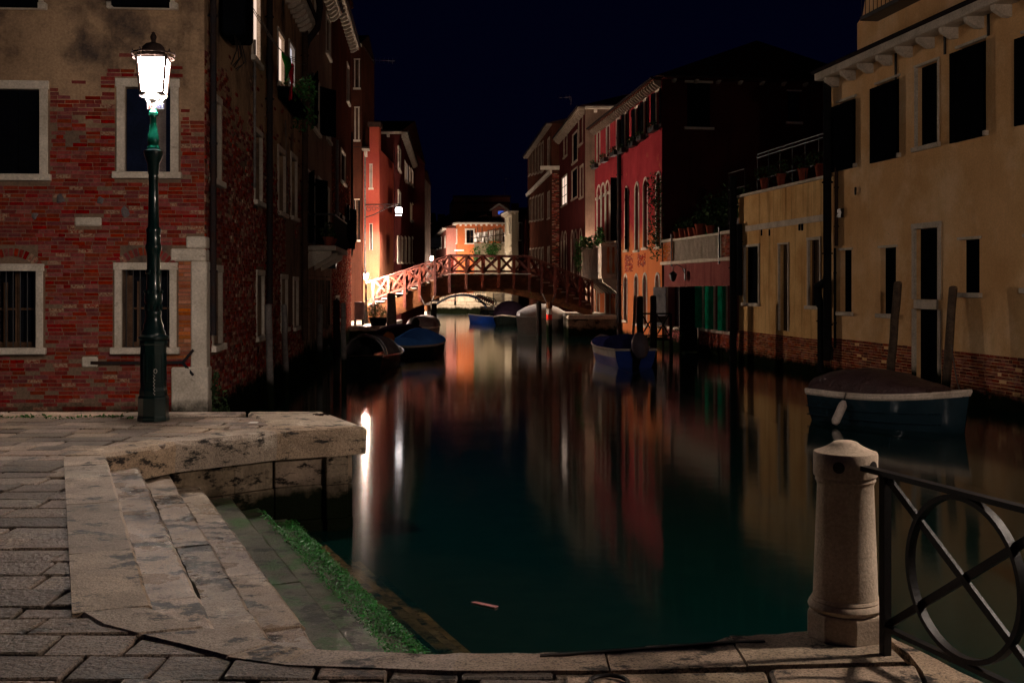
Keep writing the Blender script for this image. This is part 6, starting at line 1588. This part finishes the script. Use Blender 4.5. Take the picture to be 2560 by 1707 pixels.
for sgn in (1, -1):
    p_ = Wf(.33, sgn*(hb_(.33)+.07), sh_(.33)-.05)
    if p_.x < 7.4 or True:
        if (Wf(.33, sgn*1, 0) - Vector((0,0,0))).length < (Wf(.33, -sgn*1, 0)).length:
            q = MB(); e_ = Vector((-.06,-.08,0)); q.tube([p_+e_+Vector((0,0,-.06)), p_+e_*1.2+Vector((-.01,0,-.14)), p_+e_*2.6+Vector((-.10,0,-.44)), p_+e_*2.8+Vector((-.12,0,-.50))], [.04,.085,.085,.05], 12)
            q.build('fender', m_fender, rt_, smooth=True)
            q = MB(); q.tube([p_+Vector((0,0,.08)), p_+e_+Vector((0,0,-.08))], .012, 5); q.build('fender_rope', m_polegrey, rt_)
# blue and white boat with navy canvas
boat('blue_white_boat', 'blue and white motor boat with a navy canvas hood and a grey outboard', 3.78, 39.5, (-.72,5.0), 5.2, 1.7, free=.55, rise=.3, hull=m_hullblue, band=(m_hullwhite, .30), gun=m_hullwhite,
     cover=(m_tarpnavy, .25, .86, lambda u: .06+.42*(1-u)**.8*(1 if u > .02 else .98), .008), motor=(m_motor, .75, 1.7))
# small boats on the left bank
rt_, Wf, hb_, sh_ = boat('hooped_boat', 'small dark boat with a grey hooped cover, moored by the grey pole', -4.55, 37.5, (.55,3.6), 3.9, 1.62, free=.42, rise=.2, hull=m_hulldark, gun=m_chrome)
for j, (t_, hh) in enumerate(((.04,.66), (.10,.70), (.42,.60))):
    q = MB(); q.tube([Wf(t_, hb_(t_)*math.cos(a_)*1.04, sh_(t_)+hh*math.sin(a_)) for a_ in (math.pi*k/18 for k in range(19))], .022, 7); q.build('hoop', m_chrome, rt_, smooth=True)
rows = [[Wf(t_, hb_(t_)*math.cos(a_)*1.0, sh_(t_)+hh*math.sin(a_)*.97) for a_ in (math.pi*k/18 for k in range(19))] for t_, hh in ((.05,.66), (.2,.69), (.42,.60), (.6,.30), (.72,.06))]
q = MB(); q.loft(rows, cap=False); o = q.build('canvas_cover', m_tarpgrey, rt_, smooth=True); o.modifiers.new('thickness','SOLIDIFY').thickness = .015
q = MB(); q.lathe(Wf(.12, -.05, sh_(.1)-.2), [(.20,0),(.24,.2),(.20,.42),(.10,.54),(0,.56)], 12); q.build('stowed_motor', m_black, rt_, smooth=True)
boat('blue_tarp_boat', 'boat under a bright blue tarp with an orange-covered outboard motor', -3.62, 43.0, (1.45,2.6), 3.5, 1.6, free=.42, rise=.2, hull=m_hulldark, gun=m_hullwhite,
     cover=(m_tarpblue, .22, .97, lambda u: .08+.55*max(0,1-abs(u-.38)/.62)**1.0, .0), motor=(m_motor_org, .35, 1.25))
boat('brown_tarp_boat', 'low boat under a dark brown tarp behind the blue tarp boat', -5.0, 50.3, (.75,2.8), 4.0, 1.7, free=.5, rise=.25, hull=m_hulldark, gun=m_pole,
     cover=(m_tarpdark, .02, .9, lambda u: .10+.35*math.sin(math.pi*(.15+.8*u)), .0))
boat('grey_cabin_boat', 'grey boat with a boxy windscreen cover moored under the left of the bridge', -4.55, 57.2, (.35,3.5), 4.4, 1.6, free=.6, rise=.3, hull=m_tarpgrey, gun=m_hullwhite,
     cover=(m_tarpgrey, .2, .75, lambda u: .55 if .12 < u < .7 else .25, .012), motor=(m_black, .3, 1.2))
boat('white_tarp_boat', 'white motor boat under a pale tarp beyond the banded pile of the bridge', 1.72, 65.2, (-2.2,-1.9), 3.9, 1.9, free=.72, rise=.25, hull=m_hullwhite, gun=m_hullwhite,
     cover=(m_tarpwhite, .08, .96, lambda u: .10+.80*math.sin(math.pi*(.10+.74*(1-u)))**1.2, .02))
boat('dark_canvas_boat', 'boat under a tall dark purple canvas hood, moored beyond the white tarp boat', -.25, 77.0, (-.6,-3), 4.5, 2.1, free=.5, rise=.25, hull=m_hulldark, gun=m_gun,
     cover=(m_tarpdark, .1, .85, lambda u: 1.15*math.sin(math.pi*(.2+.7*u)), .01))
boat('small_blue_boat', 'small bright blue boat near the iron bridge, beyond the dark canvas boat', -1.75, 82.0, (-2.0,-1.2), 3.4, 1.6, free=.45, rise=.2, hull=m_hullblue, gun=m_hullwhite, cover=(m_hulldark, .25, .6, lambda u: .45, .01))

# ================================================================ iron bridge and steps at the end of the canal
YI = 92.0
ib = thing('iron_bridge', 'low blue-painted iron arch bridge seen under the wooden bridge', 'bridge', (-4, YI, 0))
rows = []; rows2 = []
arc = [(1080,772), (1089,765), (1105,754), (1125,745), (1150,740.5), (1172,741.5), (1192,748), (1210,764), (1216,772)]
def arcy(px):
    for (a, b), (c_, d) in zip(arc, arc[1:]):
        if px <= c_: return b+(d-b)*(px-a)/(c_-a)
    return arc[-1][1]
for k in range(25):
    px = 1080+136*k/24; p = at(px, arcy(px), YI); t_ = 5.5*YI/F_PX
    rows.append([p, p+Vector((0,0,t_)), p+Vector((0,.25,t_)), p+Vector((0,.25,0)), p])
    rows2.append([p+Vector((0,.26,t_*.6)), p+Vector((0,.26,t_*1.0)), p+Vector((0,2.6,t_*1.0)), p+Vector((0,2.6,t_*.6)), p+Vector((0,.26,t_*.6))])
q = MB(); q.loft(rows); q.build('arch_rib', m_iron_blue, ib); q = MB(); q.loft(rows2); q.build('bridge_deck', m_beam, ib)
q = MB(); 
for k in range(30):
    px = 1085+125*k/29; p = at(px, arcy(px)-5.5, YI); q.tube([p, p+Vector((0,0,.95))], .025, 4)
q.tube([at(1085+125*k/20, arcy(1085+125*k/20)-5.5, YI)+Vector((0,0,.95)) for k in range(21)], .04, 5); q.build('bridge_railing', m_iron_blue, ib)
q = MB(); q.prism([at(1186,739,YI-.1), at(1212,752,YI-.1), at(1234,762,YI-.1), at(1234,752,YI-.1), at(1200,738,YI-.1)], (0,.1,0)); q.build('painted_panel', m_pink, ib)
q = MB()
for k in range(7):
    c_ = at(1198+5.5*k, 746+1.6*k, YI-.6); q.tube([c_ + Vector((.32*math.cos(a_), 0, .32*math.sin(a_))) for a_ in (2*math.pi*j/12 for j in range(12))], .03, 4, closed=True)
q.build('leaning_bicycle_rack', m_iron, label='tangle of dark hoops beside the iron bridge', cat='rack')
fq = thing('far_quay', 'stone quay with a balustrade closing the far end of the canal', None, (-3, 108, -2), kind='structure')
x0, x1 = at(1020,0,108).x, at(1330,0,108).x
MB().box((x0,108.4,-3), (x1,126,-.02)).build('quay_fill', m_wallst, fq)
zz = [-1.4,-.75,-.3,.05]
for r in range(3):
    x = x0
    while x < x1: l = R.uniform(.8,1.8); MB().box((x+.01,108+R.uniform(0,.05),zz[r]+.01), (min(x1,x+l)-.01,108.39,zz[r+1]-.01)).build('quay_stone', m_stone, fq, bevel=.02); x += l
p_ = at(1143,0,108).x
for r in range(2):
    x = p_
    while x < at(1192,0,108).x: l = R.uniform(.7,1.3); MB().box((x+.01,108,.06+.42*r), (x+l-.01,108.4,.06+.42*r+.41)).build('quay_stone', m_stone, fq, bevel=.02); x += l
bx0, bx1 = at(1098,0,108).x, p_
MB().box((bx0,108,.85), (bx1-.02,108.3,1.0)).build('balustrade_rail', m_stone, fq)
q = MB()
for k in range(12): q.lathe((bx0+(bx1-bx0)*(k+.5)/12,108.15,.055), [(.07,0),(.04,.1),(.085,.3),(.04,.6),(.07,.79)], 8)
q.build('baluster', m_stone, fq, kind='stuff')
ft = thing('lattice_fence', 'pale lattice fence on the quay beside the iron bridge', 'fence', at(1258,755,100)); fx0, fx1 = at(1234,0,100).x, at(1281,0,100).x; fz0, fz1 = at(0,768,100).z, at(0,733,100).z
for k in range(3): MB().box((fx0+(fx1-fx0)*k/2-.06,99.95,-1.3), (fx0+(fx1-fx0)*k/2+.06,100.05,fz1)).build('post', m_whitepaint, ft)
q = MB(); n = 16
for k in range(n):
    a_ = fx0+(fx1-fx0)*k/n
    for sg in (0, 1): q.beam((a_ if sg else a_+.2,99.97+.03*sg,fz0), (a_+.2 if sg else a_,99.97+.03*sg,fz1), .02, .035)
q.build('lattice', m_whitepaint, ft, kind='stuff')
q = MB(); q.box((at(1200,0,101).x,101,-3), (at(1300,0,101).x,103.5,-.3)); q.build('side_quay', m_wallst, kind='structure', label='low stone quay beside the iron bridge')

# ================================================================ lamps
def relamp(tree, mat):
    for ch in tree.children_recursive:
        if ch.name.startswith('lantern_pane'):
            ch.material_slots[0].link = 'OBJECT'; ch.material_slots[0].material = mat
def lamp_copy(label, loc, sc_, mat):
    c_ = copy_tree(lamp); c_.location = loc; c_.scale = (sc_,)*3; c_['label'] = label
    for ch in list(c_.children):
        if ch.name.startswith('number_plate'):
            for g in list(ch.children): bpy.data.objects.remove(g)
            bpy.data.objects.remove(ch)
        elif ch.name.startswith('base'):
            for g in list(ch.children):
                if g.name.startswith('graffiti'): bpy.data.objects.remove(g)
    relamp(c_, mat); return c_
m_l2 = emis('bridge_lamp_light', (1.0,.77,.60), POW_BRIDGE)
lamp_copy('street lamp blazing at the left foot of the wooden bridge', (at(915,0,59.3).x, 59.3, -.42), .62, m_l2)
nq = thing('neighbouring_quay', 'stone quay across the side canal', None, (10, 4, -2), kind='structure')
MB().box((4.9,-6,-3), (16,9.6,-.22)).build('quay_fill', m_wallst, nq); MB().box((4.9,-6,-.215), (16,9.6,0)).build('quay_top', m_cope, nq)
lamp_copy('street lamp standing on the quay across the side canal', (6.0, 5.4, 0), 1.0, m_lamp2)
# bracket lantern on the coral house
ap = at(914, 512, 65.5); ep = at(997, 510, 64.5)
bl = thing('bracket_lamp', 'lantern hanging from a long scrolled iron bracket above the bridge', 'bracket lamp', ap)
q = MB(); q.tube([ap, ep], .035, 6); q.tube([ap+Vector((0,0,-.75)), ap+Vector((.5,-.1,-.6)), ap+Vector((1.3,-.2,-.2)), ap+Vector((1.9,-.3,-.03))], .03, 6)
for k in range(4):
    c_ = ap + Vector((.2+.32*k,-.05*k,-.26+.03*k)); r_ = .20-.035*k
    q.tube([c_ + Vector((r_*math.cos(a_)*(1-a_/14), 0, r_*math.sin(a_)*(1-a_/14))) for a_ in (j*.5 for j in range(18))], .018, 5)
q.build('bracket', m_iron, bl, smooth=True)
m_l3 = emis('bracket_lamp_light', (1.0,.88,.86), POW_BRACKET)
q = MB(); q.lathe(ep, [(.03,.02),(.04,-.06),(.16,-.14),(.22,-.2),(.20,-.21)], 12); q.build('lantern_cap', m_iron, bl)
m_l3b = emis('bracket_downlight_glow', (1.0,.86,.80), 4800.0)  # added disc glowing downward to brighten the white tarp boat
q = MB(); q.lathe(ep, [(.0,-.552),(.19,-.551),(.19,-.556),(.0,-.557)], 14); q.build('added_downlight', m_l3b, bl)
q = MB(); q.tube([ep+Vector((.2*math.cos(t_),.2*math.sin(t_),-.62)) for t_ in (2*math.pi*k/20 for k in range(20))], .012, 5, closed=True)
for k in range(20):
    t0, t1 = 2*math.pi*k/20, 2*math.pi*(k+1)/20
    q.hexa([ep+Vector((r_*math.cos(t_), r_*math.sin(t_), z_)) for z_ in (-.66,-.545) for r_, t_ in ((.2,t0),(.2,t1),(.206,t1),(.206,t0))])
q.build('added_baffle', m_iron, bl)  # added rim that keeps the disc's glow out of the water reflection
q = MB(); q.lathe(ep, [(.17,-.215),(.21,-.34),(.19,-.48),(.19,-.54)], 14); q.build('lantern_glass', m_l3, bl, smooth=True)
def wall_lamp(label, p, mat, r=.12, d=Vector((0,1,0))):
    w = thing('wall_lamp', label, 'wall lamp', p)
    q = MB(); q.tube([p + d*.4 + Vector((0,0,.1)), p + d*.25 + Vector((0,0,.3)), p + Vector((0,0,.22))], .02, 6); q.build('bracket', m_iron, w)
    q = MB(); q.lathe(p, [(r*.55,.10),(r*.4,.16),(.02,.22)], 12); q.build('lamp_shade', m_iron, w)
    q = MB(); q.lathe(p, [(r,.098),(r*1.05,0),(r*.8,-.1),(.02,-.14)], 12); q.build('lamp_globe', mat, w, smooth=True)
m_l4 = emis('wall_lamp_light', (1.0,.78,.60), POW_WALL)
wall_lamp('wall lamp behind the stone balcony, lighting the end wall of the dark brown house', Vector((4.74, 68.3, 3.1)), m_l4, .19)
m_l5 = emis('far_lamp_light', (1.0,.76,.55), POW_FAR)
def post_lamp(label, p, mat, h, r=.16, shield=False):
    w = thing('post_lamp', label, 'street lamp', (p.x, p.y, p.z-h))
    q = MB(); q.lathe((p.x,p.y,p.z-h), [(.12,0),(.10,.3),(.05,.4),(.04,h-r*1.2)], 10); q.build('pole', m_green, w)
    q = MB(); q.lathe(p, [(r*.5,-r*1.15),(r,-.3*r),(r,.4*r),(r*.6,r)], 12); q.build('lamp_globe', mat, w, smooth=True)
    if shield:
        q = MB()
        for k in range(8):
            t0, t1 = math.radians(200+17.5*k), math.radians(200+17.5*(k+1)); rr_ = r*1.35
            q.hexa([p+Vector((rr_*math.cos(t_)*f, rr_*math.sin(t_)*f, z_)) for z_ in (-r*3.0, r) for t_, f in ((t0,1),(t1,1),(t1,1.06),(t0,1.06))])
        q.build('added_glare_shield', m_iron, w)  # added plate that blocks the lamp's streak on the water
    q = MB(); q.lathe(p, [(r*1.2,r*1.01),(r*.7,r*1.5),(.02,r*1.9)], 12); q.build('lamp_cap', m_iron, w)
post_lamp('street lamp on the bend quay, hidden below the bridge beam', Vector((at(1138,0,104).x, 104, at(0,694,104).z)), m_l5, 2.6, .2, True)
post_lamp('street lamp on the far quay glowing beside the bridge handrail', at(1078, 646, 110.0), emis('small_lamp_light', (1.0,.85,.75), POW_FAR*1.5), 3.9, .2)
wall_lamp('added unseen lamp behind the orange house roof, lighting the plain brown block', Vector((at(1170,0,129).x, 129.0, 8.6)), emis('added_block_light', (1.0,.74,.55), 420.0), .2, Vector((0,-1,0)))  # lamp added out of sight to brighten the block front
def rope(label, a, b, sag=.25):
    a, b = Vector(a), Vector(b); q = MB()
    q.tube([a.lerp(b, k/10) - Vector((0,0,sag*math.sin(math.pi*k/10))) for k in range(11)], .014, 6)
    q.build('mooring_rope', m_polegrey, label=label, cat='rope', group='mooring ropes', smooth=True)
rope('rope tying the covered boat to the leaning pole beside the water door', (8.35,20.35,-.45), (10.05,25.15,.25))
rope('rope from the blue and white boat to the tall dark pole', (4.3,37.2,-.5), (5.25,41.4,.2)); rope('rope tying the hooped boat to the free standing grey pole', (-5.1,35.9,-.65), (-4.72,31.1,-.1))
# ---------------------------------------------------------------- aerials, weeds
def aerial(label, px, yt, yb, Y, arm, n=5):
    a_, b_ = at(px, yt, Y), at(px, yb, Y); o = thing('roof_aerial', label, 'aerial', b_)
    MB().tube([b_, a_], .025, 5).build('mast', m_polegrey, o)
    q = MB(); e_ = a_ + Vector((arm,.2,-.05)); q.tube([a_, e_], .015, 4)
    for k in range(n): c_ = a_.lerp(e_, (k+.5)/n); q.tube([c_+Vector((0,-.1,-.22)), c_+Vector((0,.1,.22))], .008, 4)
    q.build('antenna', m_polegrey, o)
aerial('tall thin roof aerial above the brown block', 1262, 447, 486, 136, 1.0, 3)
aerial('roof aerial against the sky above the coral house', 923, 150, 310, 70, 1.6, 6)
aerial('roof aerial on the brown palazzo ridge', 1428, 243, 262, 80, -1.0, 4)
leaf_cloud('wall_weeds', m_leaf, None, [(FL.pt(.55,.12,-.55), (.18,.45,.35)), (FL.pt(1.2,.1,-.8), (.12,.5,.2)), (FL.pt(.3,.12,-.2), (.1,.2,.3))], 420, .045, label='weeds growing on the wall foot by the corner pier', cat='weeds')
